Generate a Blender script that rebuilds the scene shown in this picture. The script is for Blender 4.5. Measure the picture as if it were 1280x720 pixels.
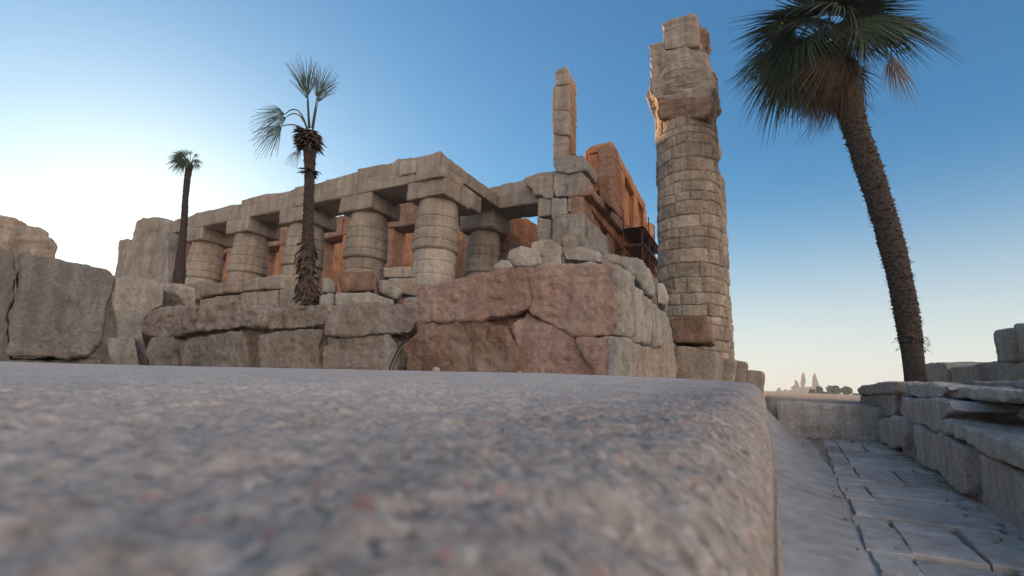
import bpy, bmesh, math, random
import numpy as np
from mathutils import Vector, Matrix
for o in list(bpy.data.objects): bpy.data.objects.remove(o)
S = bpy.context.scene
C = S.collection
R = math.radians
# ------------------------------------------------------------------ camera
EYE = Vector((0.0, 0.0, 1.10)); FPX = 580.0
YAW, PITCH, ROLL = R(28.3), R(11.26), R(2.29)
F0 = Vector((-math.sin(YAW), math.cos(YAW), 0)); R0 = Vector((math.cos(YAW), math.sin(YAW), 0))
Fw = F0*math.cos(PITCH) + Vector((0,0,1))*math.sin(PITCH)
U0 = R0.cross(Fw)
Rt = R0*math.cos(ROLL) + U0*math.sin(ROLL); Up = U0*math.cos(ROLL) - R0*math.sin(ROLL)
cam_d = bpy.data.cameras.new('camera'); cam = bpy.data.objects.new('camera', cam_d); C.objects.link(cam)
cam.matrix_world = Matrix(((Rt.x,Up.x,-Fw.x,EYE.x),(Rt.y,Up.y,-Fw.y,EYE.y),(Rt.z,Up.z,-Fw.z,EYE.z),(0,0,0,1)))
cam_d.sensor_width = 36; cam_d.lens = 36*FPX/1280; cam_d.clip_start = 0.01; cam_d.clip_end = 3000
cam_d.dof.use_dof = True; cam_d.dof.focus_distance = 7.0; cam_d.dof.aperture_fstop = 9.0
S.camera = cam
# ------------------------------------------------------------------ world, sun, exposure
SUN_AZ, SUN_EL = R(-67), R(9.5)          # azimuth from +Y towards +X
W = bpy.data.worlds.new('World'); S.world = W; W.use_nodes = True
nt = W.node_tree; bg = nt.nodes['Background']
sky = nt.nodes.new('ShaderNodeTexSky'); sky.sky_type = 'NISHITA'; sky.sun_disc = False
sky.sun_elevation = SUN_EL; sky.sun_rotation = SUN_AZ; sky.altitude = 80
sky.air_density = 1.0; sky.dust_density = 0.8; sky.ozone_density = 4.5
def wn(t, **k):
    n = nt.nodes.new(t)
    for a, v in k.items(): setattr(n, a, v)
    return n
def ramp01(src, a, b, c=0.0, d=1.0):
    n = wn('ShaderNodeMapRange', interpolation_type='SMOOTHSTEP'); n.inputs[1].default_value=a; n.inputs[2].default_value=b; n.inputs[3].default_value=c; n.inputs[4].default_value=d
    nt.links.new(src, n.inputs[0]); return n.outputs[0]
def wmul(a, b):
    n = wn('ShaderNodeMath', operation='MULTIPLY'); nt.links.new(a, n.inputs[0]); nt.links.new(b, n.inputs[1]); return n.outputs[0]
tcw = wn('ShaderNodeTexCoord'); sx_ = wn('ShaderNodeSeparateXYZ'); nt.links.new(tcw.outputs['Generated'], sx_.inputs[0])
dt = wn('ShaderNodeVectorMath', operation='DOT_PRODUCT'); nt.links.new(tcw.outputs['Generated'], dt.inputs[0])
dt.inputs[1].default_value = (-math.sin(SUN_AZ), -math.cos(SUN_AZ), 0)
# cream haze that hugs the horizon, and an added warm fill glow opposite the sun
band = ramp01(sx_.outputs['Z'], .50, -.01); band2 = wmul(band, band)
mxh = wn('ShaderNodeMix', data_type='RGBA'); nt.links.new(wmul(band2, ramp01(dt.outputs['Value'], -.98, -.35, .30, .88)), mxh.inputs[0])
hs = wn('ShaderNodeHueSaturation'); hs.inputs['Saturation'].default_value = 1.07; hs.inputs['Value'].default_value = 1.04; nt.links.new(sky.outputs[0], hs.inputs['Color'])
tn = wn('ShaderNodeVectorMath', operation='MULTIPLY'); nt.links.new(hs.outputs[0], tn.inputs[0]); tn.inputs[1].default_value = (.95,1.02,.97)
lum = wn('ShaderNodeVectorMath', operation='MULTIPLY_ADD'); nt.links.new(tn.outputs[0], lum.inputs[0]); lum.inputs[1].default_value = (.13,.115,.12); lum.inputs[2].default_value = (1,1,1)
dv = wn('ShaderNodeVectorMath', operation='DIVIDE'); nt.links.new(tn.outputs[0], dv.inputs[0]); nt.links.new(lum.outputs[0], dv.inputs[1])
nt.links.new(dv.outputs[0], mxh.inputs[6]); mxh.inputs[7].default_value = (3.0, 3.0, 2.75, 1)
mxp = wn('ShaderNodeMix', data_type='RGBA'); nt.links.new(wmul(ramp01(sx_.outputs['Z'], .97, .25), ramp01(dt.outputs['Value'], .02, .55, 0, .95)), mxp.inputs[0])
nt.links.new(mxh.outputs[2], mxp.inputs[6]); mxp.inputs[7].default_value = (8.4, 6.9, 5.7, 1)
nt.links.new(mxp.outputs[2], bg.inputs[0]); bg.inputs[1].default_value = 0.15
sd = bpy.data.lights.new('sun', 'SUN'); sd.energy = 5.0; sd.angle = R(0.5); sd.color = (1.0, 0.60, 0.30)
so = bpy.data.objects.new('sun', sd); C.objects.link(so)
sdir = Vector((math.sin(SUN_AZ)*math.cos(SUN_EL), math.cos(SUN_AZ)*math.cos(SUN_EL), math.sin(SUN_EL)))
so.rotation_euler = sdir.to_track_quat('Z', 'Y').to_euler()
S.view_settings.view_transform = 'Standard'; S.view_settings.look = 'None'
S.view_settings.exposure = 1.0; S.view_settings.gamma = 1.0
S.cycles.max_bounces = 8
# ------------------------------------------------------------------ helpers
def ray(px, py): return (Fw*FPX + Rt*(px-640) - Up*(py-360)).normalized()
def onY(px, py, y): d = ray(px,py); return EYE + d*(y/d.y)
def onX(px, py, x): d = ray(px,py); return EYE + d*(x/d.x)
def onZ(px, py, z): d = ray(px,py); return EYE + d*((z-EYE.z)/d.z)
def onP(px, py, p0, n): d = ray(px,py); return EYE + d*((p0-EYE).dot(n)/d.dot(n))
def atD(px, py, dep): d = ray(px,py); return EYE + d*(dep/d.dot(F0))       # horizontal depth along the view
def hash3(i, j, k, seed):
    n = (i*73856093) ^ (j*19349663) ^ (k*83492791) ^ (seed*2654435761 & 0xffffffff)
    n = n & 0x7fffffff; n = (n ^ (n >> 13))*1274126177 & 0x7fffffff; n = (n ^ (n >> 16))
    n = n*668265263 & 0x7fffffff; n = n ^ (n >> 15)
    return (n & 0xffff)/32767.5 - 1.0
def vn(P, f, seed=0):
    Q = np.asarray(P, dtype=np.float64)*f + 1000.0; I = np.floor(Q).astype(np.int64); t = Q-I; t = t*t*(3-2*t)
    r = 0
    for a in (0,1):
        wa = t[:,0] if a else 1-t[:,0]
        for b in (0,1):
            wb = t[:,1] if b else 1-t[:,1]
            for c in (0,1):
                wc = t[:,2] if c else 1-t[:,2]
                r = r + wa*wb*wc*hash3(I[:,0]+a, I[:,1]+b, I[:,2]+c, seed)
    return r
def fbm(P, f, seed=0, o=4, g=.5):
    r = 0; a = 1.0
    for i in range(o): r = r + a*vn(P, f, seed+i*17); a *= g; f *= 2.03
    return r
ORG = {}
def tag(o, label=None, cat=None, group=None, kind=None):
    if label: o['label'] = label
    if cat: o['category'] = cat
    if group: o['group'] = group
    if kind: o['kind'] = kind
    return o
def empty(name, loc, label, cat, group=None):
    o = bpy.data.objects.new(name, None); C.objects.link(o); o.location = loc; o.empty_display_size = .2
    ORG[o] = Vector(loc); return tag(o, label, cat, group)
def link(name, me, mat, parent=None, smooth=True):
    n = len(me.vertices); co = np.empty(n*3); me.vertices.foreach_get('co', co); co = co.reshape(-1,3)
    if parent is None or parent not in ORG or ORG[parent] is None:
        org = Vector(((co[:,0].min()+co[:,0].max())/2, (co[:,1].min()+co[:,1].max())/2, co[:,2].min()))
    else: org = ORG[parent]
    co = co - np.array(org); me.vertices.foreach_set('co', co.ravel())
    if mat: me.materials.clear(); me.materials.append(mat)
    if smooth: me.polygons.foreach_set('use_smooth', [True]*len(me.polygons))
    me.update()
    o = bpy.data.objects.new(name, me); C.objects.link(o); ORG[o] = org
    if parent is None: o.location = org
    else: o.parent = parent
    return o
def mesh(verts, faces):
    me = bpy.data.meshes.new('mesh'); me.from_pydata([tuple(v) for v in verts], [], faces); me.update(); return me
def displaced(me, amp, freq, seed, strat=0.0, pit=0.0, iso=None):
    n = len(me.vertices); co = np.empty(n*3); me.vertices.foreach_get('co', co); co = co.reshape(-1,3)
    no = np.empty(n*3); me.vertex_normals.foreach_get('vector', no); no = no.reshape(-1,3)
    # big chipped facets: warped cells with flat tilted faces
    wp = co + .25/freq*np.stack([vn(co, freq*1.3, seed+k) for k in (61,62,63)], 1)
    cell = vn(wp, freq*1.7, seed+71); fac = np.abs(cell)
    d = amp*(.75*fbm(co, freq, seed, 5, .55) + .9*(.5-np.sqrt(fac)))
    d = d - amp*.9*np.clip(.10-np.abs(vn(wp, freq*.8, seed+90)), 0, 1)/.10*np.clip(vn(co, freq*.7, seed+95), 0, 1)*.8   # cracks
    d = d + amp*.22*fbm(co, freq*9, seed+40, 3, .7)
    if strat: d = d + strat*fbm(co*np.array([.35,.35,3.0]), freq*2, seed+5, 4, .6)
    if pit:
        q = fbm(co, freq*6, seed+9, 3, .6); d = d - pit*np.clip(q-.05, 0, 1)
        d = d + pit*.8*np.abs(fbm(co, freq*3, seed+31, 3))
    co = co + no*d[:,None]; me.vertices.foreach_set('co', co.ravel()); me.update(); return me
def prism(poly, ext, vox, smooth=2, jit=0.0, taper=1.0):
    bm = bmesh.new(); ext = Vector(ext); cen = sum((Vector(p) for p in poly), Vector())/len(poly)
    a = [bm.verts.new(p) for p in poly]
    b = [bm.verts.new(cen + (Vector(p)-cen)*taper + ext) for p in poly]
    n = len(poly); bm.faces.new(a); bm.faces.new(b[::-1])
    for i in range(n): bm.faces.new((a[i], b[i], b[(i+1)%n], a[(i+1)%n]))
    bmesh.ops.recalc_face_normals(bm, faces=bm.faces)
    bmesh.ops.triangulate(bm, faces=bm.faces)
    me = bpy.data.meshes.new('mesh'); bm.to_mesh(me); bm.free()
    return remesh(me, vox, smooth)
def remesh(me, vox, smooth):
    t = bpy.data.objects.new('tmp', me); C.objects.link(t)
    m = t.modifiers.new('r', 'REMESH'); m.mode = 'VOXEL'; m.voxel_size = vox
    if smooth: s = t.modifiers.new('s', 'SMOOTH'); s.iterations = smooth; s.factor = .5
    dg = bpy.context.evaluated_depsgraph_get(); dg.update()
    r = bpy.data.meshes.new_from_object(t.evaluated_get(dg)); bpy.data.objects.remove(t); return r
_seed = [1]
def stone(name, poly, ext, mat, parent=None, vox=.05, amp=.03, freq=1.2, smooth=1, strat=0, pit=0, taper=1.0, label=None, cat=None, group=None):
    _seed[0] += 1
    me = prism(poly, ext, vox, smooth, taper=taper)
    displaced(me, amp, freq, _seed[0], strat, pit)
    o = link(name, me, mat, parent)
    return tag(o, label, cat, group)
def down(ps): return [Vector((p.x,p.y,max(p.z,-.03))) for p in ps]      # nothing reaches below the ground
def polyY(pts, y): return down([onY(a,b,y) for a,b in pts])
def polyX(pts, x): return down([onX(a,b,x) for a,b in pts])
def box(x0,x1,y0,y1,z0,z1): return [Vector((x0,y0,z0)),Vector((x1,y0,z0)),Vector((x1,y0,z1)),Vector((x0,y0,z1))], Vector((0,y1-y0,0))
def sbox(name, x0,x1,y0,y1,z0,z1, mat, parent=None, **k):
    p, e = box(x0,x1,y0,y1,z0,z1); return stone(name, p, e, mat, parent, **k)
# ------------------------------------------------------------------ materials
def mat_stone(name, cols, sc=1.0, bump=.35, bscale=14, rough=.92, joint=None, con=.45):
    m = bpy.data.materials.new(name); m.use_nodes = True; t = m.node_tree; N = t.nodes; L = t.links
    b = N['Principled BSDF']; b.inputs['Roughness'].default_value = rough; b.inputs['Specular IOR Level'].default_value = .25
    g = N.new('ShaderNodeNewGeometry')
    n1 = N.new('ShaderNodeTexNoise'); n1.inputs['Scale'].default_value = 1.1*sc; n1.inputs['Detail'].default_value = 8; n1.inputs['Roughness'].default_value = .62
    n1.inputs['Distortion'].default_value = .4
    r = N.new('ShaderNodeValToRGB'); e = r.color_ramp.elements
    ps = np.linspace(.32, .68, len(cols))
    e[0].position = ps[0]; e[0].color = (*cols[0],1); e[1].position = ps[-1]; e[1].color = (*cols[-1],1)
    for p, c in zip(ps[1:-1], cols[1:-1]): q = e.new(p); q.color = (*c,1)
    L.new(g.outputs['Position'], n1.inputs['Vector']); L.new(n1.outputs['Fac'], r.inputs[0])
    n2 = N.new('ShaderNodeTexNoise'); n2.inputs['Scale'].default_value = bscale; n2.inputs['Detail'].default_value = 9; n2.inputs['Roughness'].default_value = .7
    L.new(g.outputs['Position'], n2.inputs['Vector'])
    mx = N.new('ShaderNodeMix'); mx.data_type = 'RGBA'; mx.blend_type = 'MULTIPLY'; mx.inputs[0].default_value = .7
    mr = N.new('ShaderNodeMapRange'); mr.inputs[1].default_value = .3; mr.inputs[2].default_value = .7; mr.inputs[3].default_value = 1-con*1.1; mr.inputs[4].default_value = 1+con*.67
    L.new(n2.outputs['Fac'], mr.inputs[0]); L.new(r.outputs[0], mx.inputs[6]); L.new(mr.outputs[0], mx.inputs[7])
    # fine weathering streaks that run down the stone
    mp = N.new('ShaderNodeMapping'); mp.inputs['Scale'].default_value = (5, 5, .5)
    n3 = N.new('ShaderNodeTexNoise'); n3.inputs['Scale'].default_value = 1.0*sc; n3.inputs['Detail'].default_value = 5
    L.new(g.outputs['Position'], mp.inputs[0]); L.new(mp.outputs[0], n3.inputs['Vector'])
    m3 = N.new('ShaderNodeMapRange'); m3.inputs[1].default_value = .35; m3.inputs[2].default_value = .65; m3.inputs[3].default_value = .82; m3.inputs[4].default_value = 1.1
    L.new(n3.outputs['Fac'], m3.inputs[0])
    mx2 = N.new('ShaderNodeMix'); mx2.data_type = 'RGBA'; mx2.blend_type = 'MULTIPLY'; mx2.inputs[0].default_value = 1
    L.new(mx.outputs[2], mx2.inputs[6]); L.new(m3.outputs[0], mx2.inputs[7])
    if joint:
        at = N.new('ShaderNodeAttribute'); at.attribute_name = 'tone'
        mx3 = N.new('ShaderNodeMix'); mx3.data_type = 'RGBA'; mx3.blend_type = 'MULTIPLY'; mx3.inputs[0].default_value = 1
        L.new(mx2.outputs[2], mx3.inputs[6]); L.new(at.outputs['Fac'], mx3.inputs[7]); L.new(mx3.outputs[2], b.inputs['Base Color'])
    else: L.new(mx2.outputs[2], b.inputs['Base Color'])
    bp = N.new('ShaderNodeBump'); bp.inputs['Strength'].default_value = bump; bp.inputs['Distance'].default_value = .09
    L.new(n2.outputs['Fac'], bp.inputs['Height'])
    vo = N.new('ShaderNodeTexVoronoi'); vo.inputs['Scale'].default_value = bscale*1.7; L.new(g.outputs['Position'], vo.inputs['Vector'])
    bp2 = N.new('ShaderNodeBump'); bp2.inputs['Strength'].default_value = bump*.5; bp2.inputs['Distance'].default_value = .04
    L.new(vo.outputs['Distance'], bp2.inputs['Height']); L.new(bp.outputs[0], bp2.inputs['Normal']); L.new(bp2.outputs[0], b.inputs['Normal'])
    return m
def mat_plain(name, c, rough=.7, sc=6, var=.35):
    m = bpy.data.materials.new(name); m.use_nodes = True; t = m.node_tree; N = t.nodes; L = t.links
    b = N['Principled BSDF']; b.inputs['Roughness'].default_value = rough
    g = N.new('ShaderNodeNewGeometry'); n = N.new('ShaderNodeTexNoise'); n.inputs['Scale'].default_value = sc; n.inputs['Detail'].default_value = 5
    L.new(g.outputs['Position'], n.inputs['Vector']); r = N.new('ShaderNodeValToRGB'); e = r.color_ramp.elements
    e[0].position=.3; e[1].position=.7; e[0].color = (*[x*(1-var) for x in c],1); e[1].color = (*[min(1,x*(1+var)) for x in c],1)
    L.new(n.outputs['Fac'], r.inputs[0]); L.new(r.outputs[0], b.inputs['Base Color']); return m
M = {}
M['sand'] = mat_stone('sandstone', [(.27,.22,.175),(.37,.31,.25),(.44,.375,.31)])
M['sandlite'] = mat_stone('pale_sandstone', [(.33,.285,.235),(.43,.38,.32),(.50,.45,.385)])
M['pink'] = mat_stone('pink_sandstone', [(.33,.205,.155),(.43,.285,.225),(.48,.355,.29)], 1.4, .5, 18)
M['brown'] = mat_stone('brown_sandstone', [(.20,.125,.085),(.29,.185,.13),(.36,.26,.20)], 1.6, .6, 14)
M['tan'] = mat_stone('tan_sandstone', [(.27,.215,.17),(.36,.295,.24),(.42,.36,.30)], 1.4, .5, 18)
M['grey'] = mat_stone('grey_stone', [(.26,.235,.205),(.36,.33,.29),(.43,.395,.355)], 1.3, .4, 16)
M['mud'] = mat_stone('mortar_rubble', [(.15,.12,.10),(.25,.21,.175),(.32,.27,.22)], 1.5, .6, 18)
M['dim'] = mat_stone('dull_sandstone', [(.18,.16,.14),(.25,.225,.20),(.30,.27,.24)], 1.3, .6, 20)
M['pale'] = mat_stone('pale_limestone', [(.42,.38,.33),(.52,.475,.42),(.58,.54,.485)], 1.3, .45, 16)
M['red'] = mat_stone('reddish_glow_sandstone', [(.32,.14,.062),(.46,.21,.10),(.53,.28,.15)], .9, .35, 9)  # red stone, made more orange: the hall's warm glow is in the colour
M['darkred'] = mat_stone('dark_reddish_sandstone', [(.24,.14,.09),(.34,.205,.14),(.40,.26,.185)], .9, .35, 9)
M['brick'] = mat_stone('block_masonry', [(.28,.22,.17),(.38,.31,.24),(.46,.38,.31)], 1.6, .5, 12, joint=True)
M['pave'] = mat_stone('paving_stone', [(.44,.395,.35),(.56,.51,.455),(.63,.58,.52)], 1.2, .15, 10, joint=True, con=.2)
M['slab'] = mat_stone('smooth_screed', [(.43,.39,.35),(.50,.46,.42),(.54,.50,.455)], .8, .06, 8, con=.10)
M['soil'] = mat_stone('desert_soil', [(.30,.24,.18),(.38,.31,.24),(.45,.38,.30)], .6, .3, 8)
M['trunk'] = mat_plain('palm_bark', (.055,.04,.031), .9, 14, .5)
M['boot'] = mat_plain('dry_leaf_base', (.09,.062,.042), .9, 20, .5)
M['leaf'] = mat_plain('palm_leaf', (.035,.06,.026), .75, 3, .35)
M['dead'] = mat_plain('dead_palm_leaf', (.15,.092,.052), .8, 4, .4)
M['steel'] = mat_plain('rusty_steel', (.20,.065,.035), .6, 8, .4)
M['plank'] = mat_plain('scaffold_plank', (.10,.06,.04), .8, 8, .4)
M['cable'] = mat_plain('dark_cable', (.03,.03,.03), .5, 8, .2)
M['tree'] = mat_plain('tree_leaf', (.06,.075,.04), .7, 2, .4)
def mat_granite():
    m = bpy.data.materials.new('weathered_granite'); m.use_nodes = True; t = m.node_tree; N = t.nodes; L = t.links
    b = N['Principled BSDF']; b.inputs['Roughness'].default_value = .8; b.inputs['Specular IOR Level'].default_value = .25
    g = N.new('ShaderNodeNewGeometry')
    n0 = N.new('ShaderNodeTexNoise'); n0.inputs['Scale'].default_value = 60; n0.inputs['Detail'].default_value = 3
    L.new(g.outputs['Position'], n0.inputs['Vector'])
    add = N.new('ShaderNodeVectorMath'); add.operation = 'MULTIPLY_ADD'; add.inputs[1].default_value = (.006,.006,.006)
    L.new(n0.outputs['Color'], add.inputs[0]); L.new(g.outputs['Position'], add.inputs[2])
    v = N.new('ShaderNodeTexVoronoi'); v.inputs['Scale'].default_value = 340; L.new(add.outputs[0], v.inputs['Vector'])
    sp = N.new('ShaderNodeSeparateColor'); L.new(v.outputs['Color'], sp.inputs[0])
    r = N.new('ShaderNodeValToRGB'); r.color_ramp.interpolation = 'CONSTANT'; e = r.color_ramp.elements
    cs = [(0,(.30,.265,.24)),(.34,(.40,.36,.325)),(.56,(.42,.21,.175)),(.60,(.33,.29,.26)),(.76,(.09,.09,.10)),(.84,(.53,.49,.45)),(.92,(.18,.20,.215))]
    e[0].color = (*cs[0][1],1); e[1].position = cs[1][0]; e[1].color = (*cs[1][1],1)
    for p, c in cs[2:]: q = e.new(p); q.color = (*c,1)
    L.new(sp.outputs[0], r.inputs[0])
    nd = N.new('ShaderNodeTexNoise'); nd.inputs['Scale'].default_value = 9; nd.inputs['Detail'].default_value = 6
    L.new(g.outputs['Position'], nd.inputs['Vector'])
    # dust lies on the flat top away from the worn edge
    sx = N.new('ShaderNodeSeparateXYZ'); L.new(g.outputs['Position'], sx.inputs[0])
    mrx = N.new('ShaderNodeMapRange'); mrx.inputs[1].default_value = -.02; mrx.inputs[2].default_value = -.28; mrx.inputs[3].default_value = .28; mrx.inputs[4].default_value = .95
    L.new(sx.outputs['X'], mrx.inputs[0])
    ad = N.new('ShaderNodeMath'); ad.operation = 'MULTIPLY_ADD'; ad.inputs[1].default_value = 1.2; L.new(nd.outputs['Fac'], ad.inputs[0])
    sb = N.new('ShaderNodeMath'); sb.operation = 'SUBTRACT'; sb.inputs[1].default_value = .6; L.new(mrx.outputs[0], sb.inputs[0]); L.new(sb.outputs[0], ad.inputs[2]); ad.use_clamp = True
    mx = N.new('ShaderNodeMix'); mx.data_type = 'RGBA'; L.new(ad.outputs[0], mx.inputs[0]); L.new(r.outputs[0], mx.inputs[6]); mx.inputs[7].default_value = (.60,.53,.47,1)
    nf = N.new('ShaderNodeTexNoise'); nf.inputs['Scale'].default_value = 160; nf.inputs['Detail'].default_value = 6; nf.inputs['Roughness'].default_value=.7; L.new(g.outputs['Position'], nf.inputs['Vector'])
    mrf = N.new('ShaderNodeMapRange'); mrf.inputs[1].default_value=.3; mrf.inputs[2].default_value=.7; mrf.inputs[3].default_value=.6; mrf.inputs[4].default_value=1.3; L.new(nf.outputs['Fac'], mrf.inputs[0])
    m2 = N.new('ShaderNodeMix'); m2.data_type='RGBA'; m2.blend_type='MULTIPLY'; m2.inputs[0].default_value=1; L.new(mx.outputs[2], m2.inputs[6]); L.new(mrf.outputs[0], m2.inputs[7])
    L.new(m2.outputs[2], b.inputs['Base Color'])
    bp = N.new('ShaderNodeBump'); bp.inputs['Strength'].default_value = .9; bp.inputs['Distance'].default_value = .005
    L.new(nf.outputs['Fac'], bp.inputs['Height']); L.new(bp.outputs[0], b.inputs['Normal'])
    return m
M['granite'] = mat_granite()
# ================================================================== GROUND
def grid_mesh(xs, ys, zf):
    X, Y = np.meshgrid(xs, ys); P = np.stack([X.ravel(), Y.ravel(), np.zeros(X.size)], 1); P[:,2] = zf(P)
    nx, ny = len(xs), len(ys); f = []
    for j in range(ny-1):
        for i in range(nx-1): a = j*nx+i; f.append((a, a+1, a+nx+1, a+nx))
    return mesh(P, f)
xs = np.concatenate([-np.geomspace(600,30,24), np.linspace(-28,28,280), np.geomspace(30,600,24)])
ys = np.concatenate([-np.geomspace(300,12,14), np.linspace(-10,40,180), np.geomspace(42,700,30)])
def gz(P):
    z = -.03 + .0*P[:,0]
    far = np.clip((P[:,1]-14.6)/.5,0,1)*np.clip((P[:,0]+.3)/.3,0,1)
    z = z + far*.86
    off = P[:,0]-(1.45+.072*P[:,1]); inr = np.clip((14.6-P[:,1])/.5,0,1)*np.clip((P[:,1]+2)/2,0,1)
    z = z + inr*(np.clip((off-.45)/.12,0,1)*.50 + np.clip((off-1.9)/.3,0,1)*.52 + np.clip((off-.6)/.2,0,1)*np.clip((P[:,1]-8.8)/.5,0,1)*.30*(1-np.clip((off-1.9)/.3,0,1))) + .03*fbm(P, .4, 3, 3)*np.clip((np.abs(P[:,0]-1)-1.6)/2+far,0,1)
    return z
link('ground', grid_mesh(xs, ys, gz), M['soil'])['kind'] = 'structure'
# walkway: paving slabs laid in rows, one sheet of raised stones
def slabs():
    bm = bmesh.new(); rnd = random.Random(4); tl = bm.verts.layers.float.new('tone')
    def slab(x0,x1,y0,y1,z):
        p = [(x0,y0),(x1,y0),(x1,y1),(x0,y1)]
        p = [(a+rnd.uniform(-.025,.025), b+rnd.uniform(-.03,.03)) for a,b in p]
        pts = []
        for i in range(4):
            a, b = p[i], p[(i+1)%4]
            for k in range(6):
                t = k/6; j = 0 if k == 0 else rnd.uniform(-.008,.008)
                pts.append((a[0]+(b[0]-a[0])*t+j, a[1]+(b[1]-a[1])*t+j))
        tx, ty = rnd.uniform(-.012,.012), rnd.uniform(-.012,.004)
        cx, cy = (x0+x1)/2, (y0+y1)/2
        top = [bm.verts.new((a, b, z+tx*(a-cx)+ty*(b-cy))) for a,b in pts]
        ins = [bm.verts.new((cx+(a-cx)*.985, cy+(b-cy)*.975, z+.012+tx*(a-cx)+ty*(b-cy))) for a,b in pts]
        bot = [bm.verts.new((a, b, -.03)) for a,b in pts]
        n = len(pts); tn = rnd.uniform(.78,1.12)
        for v in top+ins+bot: v[tl] = tn
        for i in range(n):
            j = (i+1)%n
            bm.faces.new((bot[i],bot[j],top[j],top[i])); bm.faces.new((top[i],top[j],ins[j],ins[i]))
        bm.faces.new(ins)
    y = 1.0
    while y < 13.9:
        dy = rnd.choice([.8,.95,1.15,1.4])
        xm = rnd.uniform(1.25,1.4)
        if rnd.random() < .45: slab(.95, xm, y, y+dy-.06, rnd.uniform(.0,.02)); slab(xm+.05, 2.0, y, y+dy-.06, rnd.uniform(.0,.02))
        else: slab(.95, 2.0, y, y+dy-.06, rnd.uniform(.0,.02))
        y += dy
    y = 1.0
    while y < 13.9:
        dy = rnd.choice([.38,.5,.62,.8])
        if y > 3.0: slab(.70, .935, y, y+dy-.03, rnd.uniform(-.005,.01))
        y += dy
    for v in bm.verts: v.co.x += (v.co.x-.0)*0 + .062*(v.co.y-4.0) - .12
    me = bpy.data.meshes.new('m'); bm.to_mesh(me); bm.free(); return me
link('walkway', slabs(), M['pave'], smooth=False)['kind'] = 'structure'
def bedz(P): return .006*fbm(P, 1.2, 8, 3) + np.clip((.62-P[:,0])/.62,0,1.1)*np.clip(.04+.07*(P[:,1]-5.0),0.03,.7)
me = grid_mesh(np.linspace(-.3,1.0,19), np.linspace(-1,14.2,150), lambda P: .010+bedz(P)-.05*np.clip((P[:,0]-(.60+.02*P[:,1]))/.05,0,1)*np.clip((P[:,1]-5)/1,0,1)-.05*np.clip((P[:,0]-(.55+.062*(P[:,1]-4)))/.05,0,1)*np.clip((8-P[:,1]),0,1))
link('path_edge', me, M['slab'])['kind'] = 'structure'
def gravel(n, f, seed, smin, smax):
    rn = random.Random(seed); V=[]; F=[]
    bm = bmesh.new(); bmesh.ops.create_icosphere(bm, subdivisions=1, radius=1); bv=[v.co.copy() for v in bm.verts]; bf=[[v.index for v in q.verts] for q in bm.faces]; bm.free()
    for i in range(n):
        p = f(rn); s_ = smin*(smax/smin)**(rn.random()**2.2); k=len(V); ro = Matrix.Rotation(rn.uniform(0,6.28),3,'Z'); a,b_,c = rn.uniform(.7,1.5),rn.uniform(.6,1.2),rn.uniform(.4,.8)
        for v in bv: q = ro @ Vector((v.x*a,v.y*b_,v.z*c)); V.append(p + q*s_*rn.uniform(.85,1.15) + Vector((0,0,s_*.25)))
        F += [tuple(j+k for j in q) for q in bf]
    return mesh(V,F)
def g_edge(rn):
    y = rn.uniform(3,14); side = rn.random()
    if side < .6: x = 1.45+.072*y - abs(rn.gauss(0,.13)) - .03
    elif side < .85: x = .60+.05*(y-4) + rn.gauss(0,.12)
    else: x = rn.uniform(.6,1.45+.07*y)
    return Vector((x,y,.022))
tag(link('gravel', gravel(380, g_edge, 5, .006, .035), M['pave2'] if 'pave2' in M else M['sandlite'], smooth=False), 'loose gravel and stone crumbs along the edges of the paved path', 'gravel', kind='stuff')
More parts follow.
